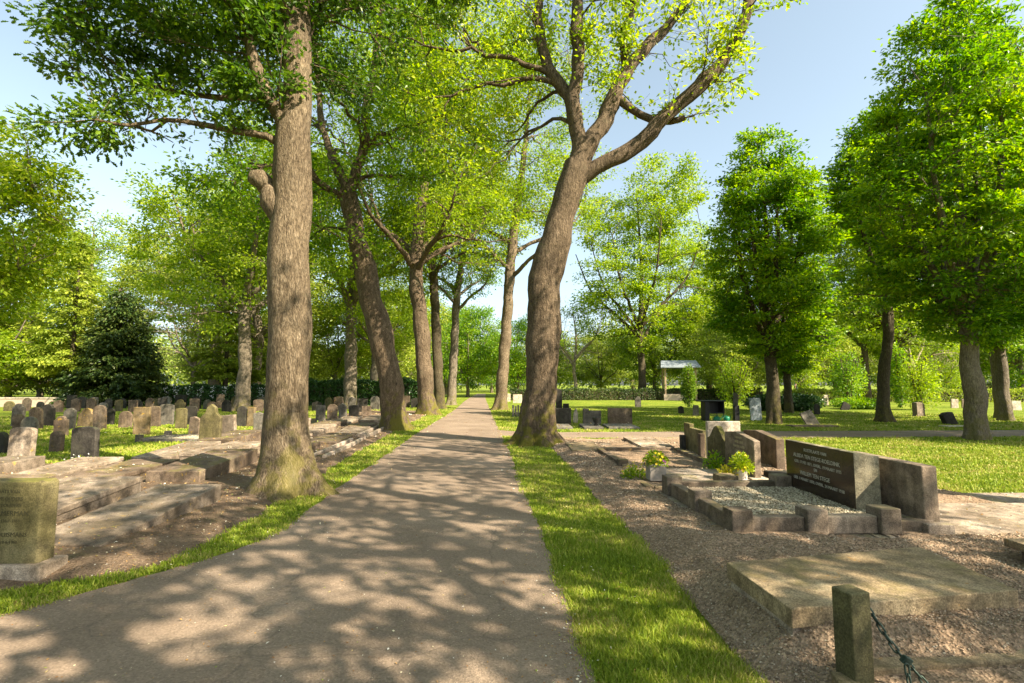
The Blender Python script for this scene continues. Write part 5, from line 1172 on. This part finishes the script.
# ================================================================ far woods, off-frame trees, light, camera
rng = np.random.default_rng(99); P3, S3 = [], []
for k in range(150):
    a = R(-58 + 116 * k / 149 + rng.normal() * .4); r = 100 + 45 * rng.random(); x, y = r * math.sin(a), r * math.cos(a); y = max(y, 55)
    if abs(x + 8) < 3 and y < 105: continue
    Rr, H = 5 + 3 * rng.random(), 8.5 + 5 * rng.random() + (3 if x > 20 else 0); n = 800
    u = norm(rng.normal(size=(n, 3))); rad = rng.random((n, 1)) ** .35; lump = 1 + .2 * np.sin(u[:, :1] * 6 + k) * np.cos(u[:, 2:] * 7 + k)
    P3.append(np.array([x, y, H * .55]) + u * rad * lump * np.array([Rr, Rr, H * .5])); S3.append(np.full(n, .75))
P3 = np.vstack(P3); n = len(P3)
o = link('far_woods', scatter_leaves('far_woods', LEAF_DIAMOND, P3, rng.normal(size=(n, 3)), np.array([0, -.3, .8]) + rng.normal(size=(n, 3)) * .5, np.concatenate(S3) * (.6 + .7 * rng.random(n))), M['leaf_far'])
tag(o, 'far-off belt of woodland closing the horizon', None, None, 'stuff'); o['category'] = 'woods'

SUN_AZ, SUN_EL = R(124), R(39)      # azimuth clockwise from +Y
# unseen trees beside and behind the camera; oak crowns shaped to cast foreground dapples
OB = grow(301, [[(0, 0, -.05, .4), (.1, 0, 3, .36), (0, .1, 6.5, .3), (.3, 0, 10, .2), (0, .2, 15.5, .05)]] + [[(0, 0, 6 + k * .4, .16), (math.cos(k * 1.26) * 2, math.sin(k * 1.26) * 2, 7.5 + k * .4, .13), (math.cos(k * 1.26) * 4, math.sin(k * 1.26) * 4, 9.5 + k * .3, .06)] for k in range(5)],
          [(0, 0, 10.5, 5.4, 5.4, 3.6, 3), (2, 0, 8, 3, 3, 1.5, .6), (-2, 1, 8, 3, 3, 1.5, .6)], (16, 120, 650), zmin=5.5, leaves=5000, leaf=.27, spread=.16, clump=3.0, twig_k=3)
OB = make_tree('oak_tree', (9.5, -.7, 0), OB[0], OB[1], M['bark_oak2'], M['leaf_mid'], 'airy oak outside the photo, right of and behind the camera', sc=(.72, .72, 1))
OFF = [(OB, 'oak_tree', (6.6, -3.4), .4, (.90, .90, .74), 'airy oak standing right of the camera outside the photo'),
       (T2, 'oak_tree', (-12.0, 3.5), 2.0, 1.0, 'oak left of the photo, shading the headstones'),
       (OB, 'oak_tree', (9.0, 4.5), 2.2, (.62, .62, 1.0), 'airy oak added unseen beyond the right edge to dapple the path'),  # extra unseen tree, narrowed and placed to dapple the middle path
       (OB, 'oak_tree', (-5.5, -2.0), 1.0, .9, 'avenue oak of the left row behind the camera'),
       (H3, 'hornbeam_tree', (27, 5.0), 1.0, 1.0, 'hornbeam outside the right edge of the photo'),
       (H3, 'hornbeam_tree', (19.5, 10.2), 1.7, 1.0, 'hornbeam just outside the right edge by the sunny lawn'),
       (H3, 'hornbeam_tree', (23.5, 13.2), 2.9, 1.05, 'hornbeam outside the right edge beyond the sunny lawn'),
       (H3, 'hornbeam_tree', (31, 11.0), 2.2, 1.1, 'second hornbeam outside the right edge of the photo')]
for src, nm, (x, y), rz, sc, lab in OFF: place(src, nm, (x, y, 0), rz, sc, lab)

w = bpy.data.worlds.new('World'); SC.world = w; w.use_nodes = True; nt = w.node_tree; nt.nodes.clear()
sky = nt.nodes.new('ShaderNodeTexSky'); sky.sky_type = 'NISHITA'; sky.sun_disc = False; sky.sun_elevation = SUN_EL; sky.sun_rotation = SUN_AZ
sky.air_density = 1.0; sky.dust_density = 2.2; sky.ozone_density = 3.0; sky.altitude = 0
bg = nt.nodes.new('ShaderNodeBackground'); out = nt.nodes.new('ShaderNodeOutputWorld'); hs = nt.nodes.new('ShaderNodeHueSaturation'); hs.inputs['Saturation'].default_value = .62; hs.inputs['Hue'].default_value = .475; nt.links.new(sky.outputs[0], hs.inputs['Color']); nt.links.new(hs.outputs[0], bg.inputs[0]); bg.inputs[1].default_value = .092; nt.links.new(bg.outputs[0], out.inputs[0])
ld = bpy.data.lights.new('sun', 'SUN'); ld.energy = 5.0; ld.angle = R(.45); ld.color = (1, .865, .67)
so = bpy.data.objects.new('sun', ld); COL.objects.link(so)
sd = Vector((math.sin(SUN_AZ) * math.cos(SUN_EL), math.cos(SUN_AZ) * math.cos(SUN_EL), math.sin(SUN_EL)))
so.rotation_euler = sd.to_track_quat('Z', 'Y').to_euler(); so.location = (20, -20, 40)
cam = bpy.data.cameras.new('camera'); co = bpy.data.objects.new('camera', cam); COL.objects.link(co); SC.camera = co
cam.sensor_width = 36; cam.lens = F / 1024 * 36; cam.clip_end = 3000; cam.clip_start = .05
co.location = (0, CAMY, CAMH); co.rotation_euler = (R(90) + PITCH, 0, 0)
SC.view_settings.view_transform = 'Standard'; SC.view_settings.look = 'None'; SC.view_settings.gamma = 1; SC.view_settings.exposure = 1.74; SC.view_settings.use_curve_mapping = False
SC.cycles.max_bounces = 6; SC.cycles.diffuse_bounces = 3; SC.cycles.transmission_bounces = 4; SC.cycles.use_denoising = True; SC.cycles.caustics_reflective = False; SC.cycles.caustics_refractive = False
